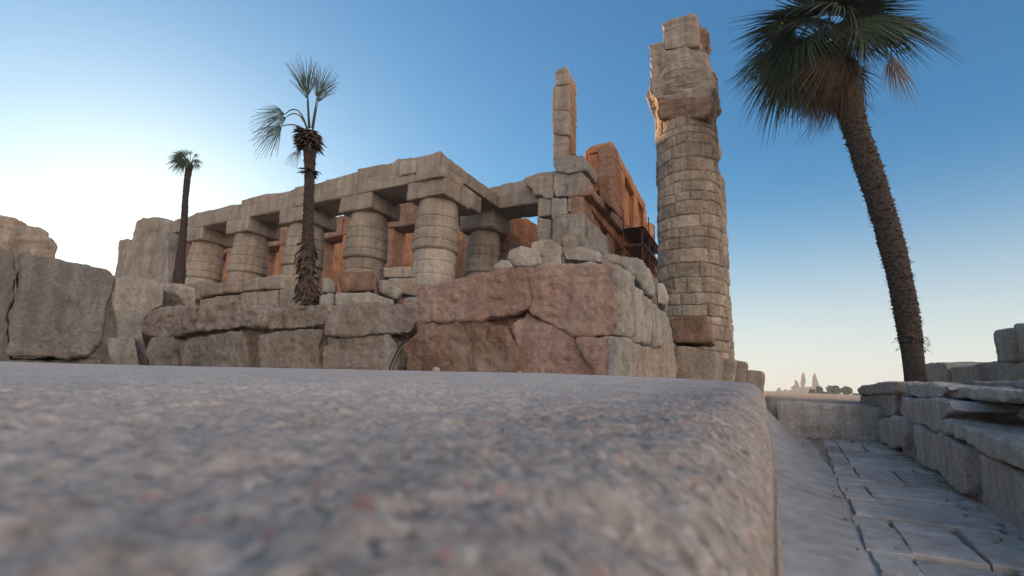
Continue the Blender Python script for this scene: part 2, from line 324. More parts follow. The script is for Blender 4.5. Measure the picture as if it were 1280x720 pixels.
# ================================================================== NEAR GRANITE SLAB
def granite():
    HT = EYE.z - .031; D = 1.9; RR = .05
    pts = [onY(900,475,D), onY(700,467,D), onY(500,463,D), onY(200,457.5,D), onY(0,452,D)]
    px = np.array([p.x for p in pts])[::-1]; pz = np.array([p.z for p in pts])[::-1]
    xs = np.unique(np.concatenate([-np.geomspace(9,.6,60), np.linspace(-.6,-.0,220)]))
    ys = np.unique(np.concatenate([np.linspace(-.5,-.05,20), np.linspace(-.05,.5,240), np.geomspace(.5,D,110)]))
    X, Y = np.meshgrid(xs, ys)
    zfar = np.interp(X, px, pz); 
    t = np.clip(Y/D,0,1); base = HT*(1-t) + zfar*t
    base = base - .0012*0
    P = np.stack([X.ravel(),Y.ravel(),np.zeros(X.size)],1)
    w = np.clip(1.0-t*.75,0,1)
    b = .0050*fbm(P, 6, 21, 3).reshape(X.shape)*w*np.clip(Y/.1,0,1)*np.clip(.4+np.abs(X)*6,0,1.0) + .0026*fbm(P, 34, 25, 4, .6).reshape(X.shape)*w + .0022*fbm(P,130,27,2).reshape(X.shape)*np.clip(1-t*2,0,1)
    Z = base + b
    # right edge rounding
    def rnd(dist, r): q = np.clip((r-dist)/r,0,1); return -r*(1-np.sqrt(np.clip(1-q*q,0,1)))
    EX = -.0028 + .0165*np.clip(Y,-.1,.5)
    Z = Z + rnd(-X, RR) + rnd(D - Y, .03)
    q = np.clip((X+.42)/.42,0,1); X = X + EX; Z = Z - .012*q*q*t
    Y = np.where(Y>.3, .3+(Y-.3)*(1-.30*q**2.2), Y)
    nx, ny = len(xs), len(ys)
    V = np.stack([X,Y,Z],-1).reshape(-1,3).tolist(); F = []
    for j in range(ny-1):
        for i in range(nx-1): a=j*nx+i; F.append((a,a+1,a+nx+1,a+nx))
    # right side down to the ground, then far side, left and near
    def skirt(idx, dx, dy):
        prev = idx; 
        for s in (.004,.02,.1,.4,1.0):
            cur = []
            for k in idx:
                v = V[k]; z = v[2]*(1-s) + (-.03)*s
                n = len(V); V.append([v[0]+dx*min(1,s*20)*.001, v[1]+dy*min(1,s*20)*.008, z]); cur.append(n)
            for a in range(len(idx)-1): F.append((prev[a],cur[a],cur[a+1],prev[a+1]))
            prev = cur
    skirt([j*nx+nx-1 for j in range(ny)][::-1], 1, 0)
    skirt([(ny-1)*nx+i for i in range(nx)], 0, 1)
    skirt([i for i in range(nx)][::-1], 0, -1)
    skirt([j*nx for j in range(ny)], -1, 0)
    return mesh(V, F)
g = link('granite_slab', granite(), M['granite'])
tag(g, 'long low pinkish grey speckled granite slab filling the foreground, its right edge worn round', 'stone slab')
rnd = random.Random(3)
def pebble(px, py, s, label):
    p = onY(px, py, 1.82); bm = bmesh.new(); bmesh.ops.create_icosphere(bm, subdivisions=3, radius=1)
    for v in bm.verts: v.co = Vector((v.co.x*s*1.6, v.co.y*s*1.1, v.co.z*s*.8)) + p
    me = bpy.data.meshes.new('m'); bm.to_mesh(me); bm.free(); displaced(me, s*.3, 1/s*.6, int(px))
    tag(link('pebble', me, M['sandlite']), label, 'pebble', 'pebbles on the granite slab')
pebble(545, 462, .014, 'largest pale pebble on the slab edge in front of the dark brown block')
pebble(650, 465, .006, 'small pebble on the slab edge below the crack in the pink wall')
pebble(716, 468.5, .004, 'tiniest pebble on the slab edge below the pink wall right end')
# ================================================================== PINK WALL (near, middle)
def Z7(pts): return [(490+a/2.723, 290+b/2.723) for a,b in pts]
YP = 4.0; YL = 4.7
cor = onY(765, 400, YP); XP = cor.x
pw = empty('block_wall', (XP-1.1, YP+.5, 0), 'big pinkish wall of huge cracked blocks right behind the granite slab', 'stone wall')
def grow(zp, d):
    cx_ = sum(p[0] for p in zp)/len(zp); cy_ = sum(p[1] for p in zp)/len(zp)
    return [(a+d*(a-cx_)/math.hypot(a-cx_,b-cy_), b+d*(b-cy_)/math.hypot(a-cx_,b-cy_)) for a,b in zp]
def pst(name, zpts, mat, dy=0.0, dep=.75, low=None, lab=None, **k):
    o = stone(name, polyY(Z7(grow(zpts,2.5)), YP+dy), (0,dep,0), M[mat], pw, **{**dict(vox=.017, amp=.020, freq=1.7, smooth=1, pit=.024), **k}); 
    if lab: o['label'] = lab
    return o
pst('block', [(90,186),(160,178),(290,147),(350,135),(430,118),(448,122),(455,180),(468,235),(462,262),(400,280),(320,290),(300,298),(210,302),(95,306),(88,240)], 'pink', strat=.006)
pst('block', [(444,124),(500,118),(560,112),(640,108),(742,103),(768,125),(760,240),(755,352),(650,354),(622,356),(585,335),(560,325),(500,300),(466,262),(474,235),(460,180)], 'pink', .03, strat=.008)
pst('block', [(96,312),(210,308),(300,304),(390,326),(424,400),(425,1100),(60,1100),(60,440),(38,395),(92,345)], 'brown', .04, amp=.03, pit=.04, lab='dark brown rough lower block')
pst('block', [(400,322),(462,272),(500,306),(545,322),(580,338),(622,366),(648,430),(690,470),(690,1100),(432,1100),(430,400)], 'pink', .07, amp=.026)
pst('block', [(624,366),(752,360),(752,1100),(700,1100),(690,468),(655,430)], 'pink', .0)
o = sbox('core', XP-2.1, XP-.12, YP+.12, YP+3.1, -.02, 1.75, M['brown'], pw, vox=.06, amp=.03)
def psx(name, zpts, mat, dx=0.0, dep=.6, par=None, **k):
    return stone(name, polyX(Z7(zpts), XP+dx), (-dep,0,0), M[mat], pw if par is None else par, **{**dict(vox=.022, amp=.02, freq=1.8, smooth=1, pit=.02), **k})
psx('block', [(772,112),(826,150),(828,240),(824,352),(772,352)], 'grey', .05, dep=.09)
psx('block', [(770,358),(818,368),(816,1100),(770,1100)], 'grey', .06, dep=.09)
psx('block', [(826,180),(850,195),(884,240),(880,385),(830,375)], 'grey', -.03)
psx('block', [(884,240),(942,290),(956,380),(890,390)], 'grey', -.02)
psx('block', [(820,382),(920,392),(924,1100),(820,1100)], 'sand', -.04)
psx('block', [(926,380),(956,380),(970,440),(972,1100),(926,1100)], 'sand', .0)
def moundz(P):
    X = P[:,0]; Y = P[:,1]; dep = -X*math.sin(YAW)*1.0 + Y*math.cos(YAW); r = -X/np.maximum(Y,.1)
    k = np.interp(r, [0,.30,.62,.80,.88,3.0], [.235,.232,.222,.18,.128,.125])
    z = EYE.z + k*dep - .06 + .07*fbm(P, 1.1, 44, 4, .6) + .03*fbm(P, 6, 45, 3)
    m = np.clip((XP-.42-X)/.25,0,1)*np.clip((Y-np.where(X>XP-2.2, YP+.45, YL+.5))/.35,0,1)*np.clip((X+12.5)/1.5,0,1)*np.clip((11.3-Y)/1.2,0,1)
    return -.05 + (z+.05)*m
link('rubble_mound', grid_mesh(np.linspace(-13,XP-.3,170), np.linspace(4.2,11.6,110), moundz), M['mud'])['kind'] = 'structure'
# boulders lying on the wall
XB = XP-.45
def boulder(pts, depth, th, mat, label, group=None, name='boulder', vox=.035, amp=.05, taper=.8, **k):
    c = sum(p[0] for p in pts)/len(pts), sum(p[1] for p in pts)/len(pts)
    P = [atD(a,b,depth) for a,b in pts]
    vd = ray(c[0], 450); vd.z = 0; vd.normalize()
    return stone(name, P, vd*th, M[mat], None, vox=vox, amp=amp, taper=taper, label=label, cat='boulder', group=group, **k)
G1 = 'loose blocks lying on the ruined walls'
boulder(Z7([(640,98),(680,80),(740,72),(800,80),(850,92),(880,140),(898,200),(890,225),(860,200),(828,160),(770,112),(700,104)]), 5.6, 1.0, 'grey', 'largest grey boulder lying on top of the pink wall at its right end', G1)
boulder(Z7([(898,172),(925,166),(945,225),(935,252),(905,248),(896,210)]), 6.2, .7, 'sandlite', 'small pale boulder hanging at the back of the pink wall, beside the tall brick column', G1)
boulder(Z7([(345,128),(348,105),(372,88),(402,88),(420,120),(380,132)]), 6.6, .5, 'grey', 'small rounded boulder, leftmost of those behind the pink wall top', G1)
boulder(Z7([(388,92),(400,60),(440,45),(500,62),(512,112),(420,118)]), 7.3, .8, 'grey', 'middle boulder behind the pink wall top, right of the small rounded one', G1)
boulder(Z7([(470,55),(482,30),(540,22),(580,50),(572,90),(520,88)]), 8.6, .9, 'sandlite', 'pale angular block at the foot of the tall ruined pier', G1, taper=.9)
boulder(Z7([(500,88),(572,85),(575,118),(500,118)]), 8.2, .8, 'grey', 'low block under the pale angular block at the pier foot', G1, taper=.9)
boulder(Z7([(575,60),(590,95),(690,102),(720,80),(700,60),(640,48)]), 9.2, .9, 'grey', 'flat boulder in front of the pier, above the right half of the pink wall', G1, taper=.9)
# block stack in front of the brick column
sg = empty('block_stack', (XP+.1, 8.4, 0), 'two weathered blocks stacked at the foot of the tall brick column', 'stone blocks')
stone('block', polyY(Z7([(945,300),(975,286),(1070,283),(1092,375),(1075,382),(950,382)]), 7.6), (0,.8,0), M['brown'], sg, vox=.035, amp=.03, strat=.012)
stone('block', polyY(Z7([(962,388),(1000,384),(1108,408),(1118,1150),(965,1150)]), 7.55), (0,1.0,0), M['tan'], sg, vox=.035, amp=.03, pit=.01)
st = empty('stepped_wall', (-.7, 13, 0), 'low stepped brown wall running out right of the tall brick column', 'stone wall')
stone('block', polyY(Z7([(1090,425),(1140,432),(1172,434),(1174,1150),(1090,1150)]), 11.0), (0,.9,0), M['sand'], st, vox=.045, amp=.03)
stone('block', polyY(Z7([(1160,436),(1200,438),(1212,444),(1214,1150),(1160,1150)]), 11.1), (0,.9,0), M['tan'], st, vox=.045, amp=.03)
stone('block', polyY(Z7([(1205,468),(1262,472),(1267,480),(1268,1150),(1205,1150)]), 11.2), (0,.9,0), M['sand'], st, vox=.045, amp=.03)
# ================================================================== LEFT LOW WALL
def Z6(pts): return [(170+a/3.282, 300+b/3.282) for a,b in pts]
YL = 4.7
lw = empty('low_block_wall', (-6.5, YL+.4, 0), 'low wall of rough rounded blocks in two courses left of the pink wall', 'stone wall')
def lst(zp, mat, dy=0, dep=.7, **k): return stone('block', polyY(Z6(grow(zp,3)), YL+dy), (0,dep,0), M[mat], lw, **{**dict(vox=.025, amp=.045, freq=1.5, smooth=1, pit=.022), **k})
lst([(30,335),(60,295),(150,278),(240,272),(245,372),(180,390),(90,398),(35,385),(20,360)], 'tan', 0, pit=.05, amp=.05)
lst([(250,272),(340,260),(430,250),(470,275),(522,298),(525,345),(430,352),(340,368),(255,362)], 'tan', 0, pit=.05, amp=.05)
lst([(530,290),(640,275),(770,265),(795,290),(785,345),(700,355),(560,365),(530,350)], 'tan', .05, pit=.035, amp=.045)
lst([(800,275),(860,265),(940,256),(1060,258),(1150,262),(1155,330),(1120,382),(1010,384),(900,392),(785,385),(790,340)], 'tan', -.05, pit=.02, strat=.01)
lst([(75,402),(160,408),(160,440),(145,470),(140,1150),(40,1150),(48,460)], 'tan')
lst([(168,420),(260,400),(435,378),(445,440),(430,1150),(150,1150)], 'tan', .05)
lst([(500,395),(600,372),(765,365),(745,440),(725,1150),(480,1150)], 'tan', .03)
lst([(790,400),(900,398),(1040,392),(1066,430),(1040,1150),(735,1150),(760,450)], 'tan', 0, strat=.015)
sbox('core', onY(185,440,YL).x, onY(530,440,YL).x, YL+.18, YL+.95, -.02, onY(400,402,YL).z, M['mud'], lw, vox=.06, amp=.05)
# bent cable against the wall
def tube(pts, r, n=8):
    V=[];F=[]; pts=[Vector(p) for p in pts]
    for i,p in enumerate(pts):
        d=(pts[min(i+1,len(pts)-1)]-pts[max(i-1,0)]).normalized(); a=d.cross(Vector((.31,.1,.9))).normalized(); b=d.cross(a)
        rr = r[i] if hasattr(r,'__len__') else r
        for k in range(n): t=2*math.pi*k/n; V.append(p+a*math.cos(t)*rr+b*math.sin(t)*rr)
    for i in range(len(pts)-1):
        for k in range(n): F.append((i*n+k,i*n+(k+1)%n,(i+1)*n+(k+1)%n,(i+1)*n+k))
    F.append(tuple(range(n))[::-1]); F.append(tuple(range((len(pts)-1)*n,len(pts)*n))); return V,F
def tubes(lst):
    V=[];F=[]
    for pts,r in lst:
        v,f=tube(pts,r); k=len(V); V+=v; F+=[tuple(i+k for i in q) for q in f]
    return mesh(V,F)
cp = [onY(a,b,4.45) for a,b in ((485,470),(488,458),(492,448),(497,438),(502,430),(508,426))]
tag(link('cable', tubes([(cp,.009),([p+Vector((.035,.01,-.02)) for p in cp],.006)]), M['cable']), 'thin dark cable rising in the gap between the low wall and the brown block', 'cable')
# loose blocks on and behind the low wall
def Z3(pts): return [(400+a/3.27, 180+b/3.27) for a,b in pts]
G2 = 'loose blocks behind the low wall'
def lb(zp, dep, th, mat, label, **k): boulder(Z3(zp), dep, th, mat, label, G2, name='stone_block', **{**dict(taper=.92, amp=.03), **k})
lb([(78,540),(100,518),(215,515),(238,545),(225,598),(90,602)], 8.0, .7, 'brown', 'brown angular block lying on the flat slab beside the tattered palm')
lb([(66,612),(200,604),(300,632),(310,660),(66,662)], 7.6, .8, 'grey', 'long flat slab on the low wall under the brown angular block')
lb([(0,612),(60,608),(64,662),(0,662)], 7.7, .6, 'grey', 'small cubic block left of the flat slab, at the tattered palm foot')
lb([(8,542),(40,542),(66,575),(64,608),(8,606)], 8.3, .6, 'grey', 'upright tapering block between the tattered palm and the brown angular block')
lb([(235,560),(280,556),(335,600),(312,630),(240,600)], 8.2, .6, 'grey', 'tilted wedge block right of the brown angular block')
lb([(256,502),(370,496),(388,545),(258,548)], 9.8, .9, 'sand', 'squared block standing highest between the two front columns')
lb([(275,550),(398,544),(402,625),(340,615),(300,580)], 9.2, .8, 'sand', 'squared block under the highest one, left of the pink wall')
lb([(335,628),(402,620),(402,668),(335,664)], 8.4, .8, 'grey', 'lowest dark block tucked against the left end of the pink wall')
# ================================================================== FAR LEFT STONES
def Z1(pts): return [(a/3.131, 240+b/3.131) for a,b in pts]
def wedge(name, zp, dep, th, mat, label, cat, **k):
    pc = Z1(zp); vd = ray(sum(p[0] for p in pc)/len(pc), 450); vd.z = 0; vd.normalize()      # each block is turned a little, square to its own face
    return stone(name, down([atD(a,b,dep) for a,b in Z1(zp)]), vd*th, M[mat], None, label=label, cat=cat, **{**dict(vox=.03, amp=.035, freq=1.4, smooth=2, pit=.016), **k})
wedge('stone_block', [(66,232),(160,245),(330,285),(400,305),(450,332),(442,385),(420,430),(405,490),(398,560),(385,600),(340,638),(250,648),(66,642),(20,640),(40,470),(62,420),(70,330)], 5.6, .9, 'dim', 'huge rounded block with a pitted face at the far left of the wall line', 'stone block', strat=.004, pit=.02)
wedge('stone_block', [(10,652),(200,656),(395,650),(400,1300),(14,1300)], 5.7, .8, 'dim', 'low footing block under the huge rounded block', 'stone block')
wedge('stone_block', [(-260,190),(0,212),(60,228),(64,330),(58,415),(30,480),(12,1300),(-260,1300)], 5.75, .8, 'dim', 'smooth block cut by the left picture edge, beside the huge rounded block', 'stone block', pit=.004)
wedge('stone_block', [(448,335),(560,332),(600,345),(640,360),(640,440),(600,462),(566,492),(556,550),(560,1300),(436,1300),(440,430)], 9.8, .9, 'grey', 'rounded grey block between the huge rounded block and the low wall', 'stone block')
wedge('stone_block', [(615,350),(720,362),(760,380),(770,450),(775,1000),(605,1000)], 10.6, .8, 'sandlite', 'pale sloping block behind the left end of the low wall', 'stone block')
wedge('stone_block', [(420,570),(526,566),(528,1300),(415,1300)], 9.5, .5, 'grey', 'squared block low in the gap beside the huge rounded block', 'stone block')
wedge('stone_wall', [(-200,225),(60,262),(300,300),(430,350),(600,372),(700,400),(740,470),(745,1300),(-200,1300)], 10.4, .5, 'mud', 'dark rubble wall showing in the gap between the left blocks', 'stone wall')
wedge('ruined_wall', [(-200,60),(0,88),(60,100),(100,118),(165,135),(186,165),(196,182),(222,205),(214,250),(208,262),(215,1000),(-200,1000)], 11.5, 1.2, 'sand', 'ruined wall top with a sloping broken end, rising behind the leftmost blocks', 'stone wall', strat=.04, vox=.05, amp=.06)
fl = empty('gate_pier', (-24,13,0), 'battered stone piers at the left end of the colonnade', 'gate pier')
def gp(zp, y, dep, mat, **k): stone('pier', polyY(Z1(zp), y), (0,dep,0), M[mat], fl, **{**dict(vox=.08, amp=.05, freq=.8, smooth=2, strat=.02), **k})
gp([(532,108),(560,100),(600,95),(588,200),(570,330),(560,420),(465,420),(510,220)], 12.0, 1.5, 'sand')
gp([(602,95),(635,98),(650,112),(655,330),(650,420),(572,420),(575,300),(590,200)], 12.3, 1.5, 'grey')
gp([(468,188),(495,182),(500,190),(480,420),(442,420),(452,300)], 13.5, 1.2, 'sand')
stone('wall', polyY(Z1([(652,128),(720,108),(745,104),(750,420),(655,420)]), 12.9), (0,.8,0), M['darkred'], fl, vox=.1, amp=.04)
# low course of squared blocks in front of the columns
def cl_wall():
    w = empty('low_course_wall', (-14, 9.2, 0), 'low wall of squared blocks in front of the left columns', 'stone wall')
    def c(pts): stone('block', polyY([(180+a/3, 160+b/3) for a,b in pts], 9.2), (0,.8,0), M['sand'], w, vox=.05, amp=.03, smooth=2)
    c([(150,590),(205,572),(205,640),(150,650)]); c([(208,586),(290,580),(290,622),(208,632)]); c([(293,582),(365,572),(365,615),(293,620)])
    c([(368,572),(425,558),(425,608),(368,614)]); c([(428,560),(518,548),(518,602),(428,606)]); c([(358,618),(420,614),(420,680),(358,680)])
    c([(423,612),(500,606),(500,680),(423,680)]); c([(205,640),(355,624),(355,700),(205,700)]); c([(504,604),(580,590),(580,680),(504,680)])
    p = onY(232,380,9.2); q = onY(372,380,9.2)
    sbox('core', p.x, q.x, 9.45, 9.9, -.02, onY(300,364,9.2).z, M['mud'], w, vox=.1, amp=.03)
cl_wall()
# ================================================================== COLONNADE
YF = 12.0; YC = 12.85
col_px = [(545,300),(459,300),(381,310),(312,320),(256,330)]
cx = [onY(a,b,YC).x for a,b in col_px]
ZB = onY(513,229,YF).z       # underside of the beams
ZA = ZB - 0.62               # underside of the abacus
ZT = onY(539,192,YF).z
print('cx', cx, 'ZB', ZB, 'ZT', ZT, [onY(a,b,YF).z for a,b in ((460,241),(393,257),(313,275),(254,288))])
def tone_attr(o, vals):
    a = o.data.attributes.new('tone', 'FLOAT', 'POINT'); a.data.foreach_set('value', np.asarray(vals, dtype=np.float32))
def lathe_grid(cxy, prof, nseg, nz, rfun):
    """closed surface of revolution with r = rfun(theta array, z array)"""
    z0, z1 = prof; th = np.linspace(0, 2*math.pi, nseg, endpoint=False); zz = np.linspace(z0, z1, nz)
    T, Zg = np.meshgrid(th, zz); r = rfun(T, Zg)
    V = np.stack([cxy[0]+r*np.cos(T), cxy[1]+r*np.sin(T), Zg], -1).reshape(-1,3).tolist(); F=[]
    for j in range(nz-1):
        for i in range(nseg): a=j*nseg+i; b=j*nseg+(i+1)%nseg; F.append((a,b,b+nseg,a+nseg))
    F.append(tuple(range(nseg))[::-1]); F.append(tuple(range((nz-1)*nseg, nz*nseg))); return mesh(V,F)
def joints(z, hs, w):  # groove depth factor for a list of joint heights
    g = np.zeros_like(z)
    for h in hs: g = np.maximum(g, np.exp(-((z-h)/w)**2))
    return g
def temple_column(parent, x, y, ztop, seed, rs=.76, zledge=None):
    rn = random.Random(seed)
    zl = zledge if zledge is not None else ztop - 1.75
    def rcap(T, Z):
        t = (ztop-Z)/(ztop-zl); r = rs*(.87 + .19*np.clip(t,0,1)**.8)
        P = np.stack([x+np.cos(T)*rs, y+np.sin(T)*rs, Z],-1).reshape(-1,3)
        r = r + .02*fbm(P, 1.1, seed, 4).reshape(T.shape)
        hs = [zl+.35, zl+.36+.42, zl+1.2]
        r = r - .042*joints(Z, hs, .022)
        rel = np.clip(vn(P*np.array([1,1,.9]), 5.5, seed+3).reshape(T.shape)*3-.8,0,1)
        r = r - .026*rel
        r = r - .06*np.clip(vn(P,1.6,seed+50).reshape(T.shape)-.55,0,1)*2
        r = r - .08*np.clip((zl+.10-Z)/.10,0,1)**2
        return r
    def rsh(T, Z):
        t = (zl-Z)/zl; r = rs*(.93 + .05*np.clip(t*3,0,1)); P = np.stack([x+np.cos(T)*rs, y+np.sin(T)*rs, Z],-1).reshape(-1,3)
        hs = [zl-.42-.47*k+rn.uniform(-.04,.04) for k in range(12)]
        r = r + .018*fbm(P, 1.1, seed+8, 4).reshape(T.shape) - .042*joints(Z, hs, .022)
        rel = np.clip(vn(P*np.array([1,1,.8]), 8.5, seed+3).reshape(T.shape)*3-.6,0,1)
        band = (np.abs(((zl-Z)%.94)-.47) < .2)
        return r - .03*rel*band
    c = link('column', lathe_grid((x,y),(-.02, zl+.04), 120, 200, rsh), M['sandlite' if seed%2 else 'sand'], parent)
    ORG[c] = ORG[parent]
    link('capital', lathe_grid((x,y),(zl, ztop+.03), 120, 110, rcap), M['sand'], c)
    return c
tc = empty('temple_colonnade', (cx[2], YC, 0), 'long colonnade of thick papyrus bud columns carrying stone beams, seen from its corner', 'temple')
zl0 = onY(545,308,YC-.75).z
for i, x in enumerate(cx):
    c = temple_column(tc, x, YC, ZA, 11+i, .80, zl0)
    hw = .84
    o = stone('abacus', *box(x-hw, x+hw, YF+.02, YF+1.70, ZA, ZB+.04), M['sand'], c, vox=.05, amp=.03, smooth=2, strat=.01)
# beams: outline of each from above, joints over the columns
def beam(pts_top, xl, xr, mat='sand', y=YF, dep=1.55, zb=ZB, **k):
    top = [onY(a,b,y) for a,b in pts_top]
    top = [Vector((xl,y,top[0].z))] + [p for p in top if xl+.05 < p.x < xr-.05] + [Vector((xr,y,top[-1].z))]
    poly = top + [Vector((xr,y,zb)), Vector((xl,y,zb))]
    return stone('architrave', poly, (0,dep,0), M[mat], tc, **{**dict(vox=.05, amp=.035, freq=.9, smooth=1, strat=.02), **k})
XR = onY(553,240,YF).x
beam([(437,214),(455,210),(470,206),(492,203),(494,199),(497,197),(516,196)], cx[1]+.02, cx[0]-.5)
beam([(515,197),(518,193),(539,191)], cx[0]-.48, XR-.22, y=YF-.04)
beam([(392,229),(410,224),(435,218)], cx[2]+.02, cx[1])
beam([(312,247),(330,243),(355,240),(375,235),(392,230)], cx[3]+.02, cx[2], y=YF+.03)
beam([(262,262),(290,256),(310,252)], cx[4]+.02, cx[3])
beam([(208,276),(235,270),(262,262)], onY(212,300,YF).x, cx[4], y=YF+.04)
# broken courses at the corner
sbox('cornice_block', cx[0]-1.25, cx[0]-.45, YF-.06, YF+.9, ZT-.62, ZT-.12, M['sandlite'], tc, vox=.045, amp=.04)
sbox('cornice_block', cx[0]-.3, XR+.04, YF-.08, YF+1.2, ZB-.02, ZB+.36, M['sand'], tc, vox=.045, amp=.03)
# return beam, running back from the corner
YB = 16.3
rb = stone('architrave', [Vector((XR-.22,YF+.1,ZT-.55)),Vector((XR-.22,YF+.1,ZT-.01)),Vector((XR-.22,YB+.6,ZT-.01)),Vector((XR-.22,YB+.6,ZT-.55))], (-1.1,0,0), M['tan'], tc, vox=.05, amp=.025, smooth=0)
stone('architrave', [Vector((XR+.02,YF+.9,ZA+.1)),Vector((XR+.02,YF+.9,ZB+.2)),Vector((XR-.05,YF+2.6,ZB+.2)),Vector((XR-.05,YF+2.6,ZA+.15))], (-1.3,0,0), M['sand'], tc, vox=.06, amp=.04)
# second row column and the beam towards the ruined pier
c2x = onY(605,300,YB+.8).x
ZA2 = onY(605,284,YB).z; ZB2 = onY(611,261,YB).z
print('c2', c2x, ZA2, ZB2, ZA, 'topB', onY(600,236,YB).z, onY(657,222,YB).z)
c2 = temple_column(tc, c2x, YB+.85, ZA2, 41, .76, onY(605,338,YB).z)
stone('abacus', *box(c2x-.85, c2x+.85, YB+.02, YB+1.7, ZA2, ZB2+.04), M['sand'], c2, vox=.06, amp=.03)
def beamB(pts, y, dep, mat='sand'):
    return stone('architrave', polyY(pts, y), (0,dep,0), M[mat], tc, vox=.06, amp=.035, freq=.9, smooth=1, strat=.02)
beamB([(576,244),(603,236),(640,227),(664,221),(692,215),(694,250),(664,255),(640,258),(611,262),(580,266)], YB, 1.5)
beamB([(655,222),(672,216),(700,212),(700,240),(690,250),(672,246),(668,236),(656,232)], YB-.5, 1.2)
beamB([(666,240),(700,236),(700,268),(690,262),(671,256)], YB-.1, 1.4)
# ================================================================== INNER HALL seen between the columns
ih = empty('inner_hall', (-18, 24, 0), 'reddish inner hall of square piers and beams tinted with a warm glow, seen between the columns', 'temple')
YI = 20.5
zi_t = onY(500,254,YI).z; zi_b = onY(500,283,YI).z; zi_b2 = onY(500,300,YI).z
print('inner', zi_t, zi_b)
x = -40.0; rn = random.Random(5); k = 0
while x < -13.2:
    sbox('pier', x, x+1.25, YI+.1, YI+1.3, -.02, zi_b+.05, M['red' if k%2 else 'darkred'], ih, vox=.09, amp=.04, strat=.03)
    sbox('beam', x+.02, x+3.15, YI, YI+1.4, zi_b, zi_t+rn.uniform(-.12,.04), M['darkred'], ih, vox=.09, amp=.04, strat=.02)
    if k % 2: sbox('wall', x+1.3, x+3.2, YI+.5, YI+1.1, -.02, zi_b-rn.uniform(.9,2.2), M['red'], ih, vox=.09, amp=.05, strat=.03)
    x += 3.2; k += 1
# deeper wall blocking the horizon and sun, lower than the front beams
sbox('wall', -60, -17.5, 31, 32.2, -.02, onY(500,262,31).z, M['red'], ih, vox=.2, amp=.06, strat=.05)
sbox('wall', -60, -58.8, 10, 31.9, -.02, 7.0, M['red'], ih, vox=.3, amp=.06)
# courts beams running back, seen under the second beam
xq = onY(634,274,18.6).x
for j, (dx, mat) in enumerate(((0,'red'), (2.9,'red'))):
    yq = 18.6 + j*.6
    p = [Vector((xq+dx,yq,ZB2-1.25)),Vector((xq+dx,yq,ZB2-.05-j*.35)),Vector((xq+dx,29.5,ZB2-.05-j*.35)),Vector((xq+dx,29.5,ZB2-1.25))]
    stone('beam', p, (-1.0,0,0), M[mat], ih, vox=.1, amp=.04, strat=.02)
    for y in (19.2, 22.5, 26):
        sbox('pier', xq+dx-1.05, xq+dx-.05, y, y+1.0, -.02, ZB2-1.2, M['darkred'], ih, vox=.1, amp=.03, strat=.03)
stone('beam', polyX([(626,276),(645,272),(660,273),(682,288),(682,318),(626,306)], onY(640,285,20).x), (-1.0,0,0), M['red'], ih, vox=.08, amp=.03, strat=.02)
stone('beam', polyX([(636,300),(650,303),(682,318),(682,345),(636,330)], onY(640,285,19).x), (-.9,0,0), M['darkred'], ih, vox=.08, amp=.03, strat=.02)
# ================================================================== RUINED PIER
def Z4(pts): return [(600+a/2.667, 70+b/2.667) for a,b in pts]
rp = empty('ruined_pier', (onY(705,330,15.4).x, 16, 0), 'tall slender ruined pier with a single upright slab on top', 'ruined pier')
def rst(name, zp, y, dep, mat, **k): return stone(name, polyY(Z4(zp), y), (0,dep,0), M[mat], rp, **{**dict(vox=.05, amp=.04, freq=1.1, smooth=1, strat=.02), **k})
YR = 15.3
for q_, dy_ in (([(249,52),(262,44),(286,36),(296,52),(297,92),(250,98)],.22),([(240,100),(270,97),(297,95),(298,180),(239,178)],.2),([(241,182),(296,184),(295,262),(242,260)],.17),([(243,264),(293,266),(290,346),(242,346)],.2)):
    rst('pier_block', q_, YR+dy_, .95, 'sand', amp=.035, vox=.04)
p = polyX(Z4([(302,68),(318,90),(320,120),(318,140),(322,250),(322,330),(302,330),(302,200)]), onY(711,150,YR+.2).x+.02)
stone('block', p, (-.25,0,0), M['darkred'], rp, vox=.04, amp=.012)
rst('block', [(242,345),(300,330),(345,330),(360,355),(356,382),(340,384),(292,390),(250,385)], YR-.15, 1.3, 'grey')
rst('block', [(246,382),(300,385),(345,385),(345,410),(310,430),(290,432),(288,470),(250,470),(240,440)], YR-.05, 1.2, 'grey')
rst('block', [(290,410),(350,395),(352,455),(300,470),(286,468)], YR-.12, 1.2, 'sand')
rst('block', [(158,430),(165,405),(242,386),(242,475),(215,475),(200,462),(178,466),(172,450)], YR-.1, 1.2, 'sand')
rst('block', [(192,474),(236,470),(236,530),(192,535)], YR, 1.3, 'sand')
rst('block', [(238,474),(288,472),(290,530),(238,545)], YR-.06, 1.3, 'grey')
rst('block', [(292,465),(340,458),(344,515),(292,520)], YR-.03, 1.3, 'sandlite')
rst('block', [(190,538),(236,546),(240,640),(190,640)], YR+.0, 1.3, 'sand')
rst('block', [(240,545),(300,524),(330,530),(312,600),(262,640),(238,640)], YR-.35, 1.5, 'grey')
rst('block', [(300,545),(345,520),(344,600),(372,640),(380,700),(262,700),(290,600)], YR-.7, 1.6, 'grey', amp=.07)
rst('block', [(345,565),(385,560),(392,606),(405,650),(405,690),(345,690)], YR-.3, 1.4, 'grey')
rst('block', [(200,640),(270,640),(290,760),(190,760)], YR-.6, 1.4, 'grey', amp=.06)
rst('block', [(270,600),(310,585),(330,640),(320,700),(270,700)], YR-1.0, 1.0, 'sand', amp=.06)
sbox('core', onY(674,330,YR).x, onY(726,330,YR).x, YR+.25, YR+2.4, -.02, onY(700,215,YR).z, M['mud'], rp, vox=.08, amp=.05)
XS = onY(730,260,YR).x
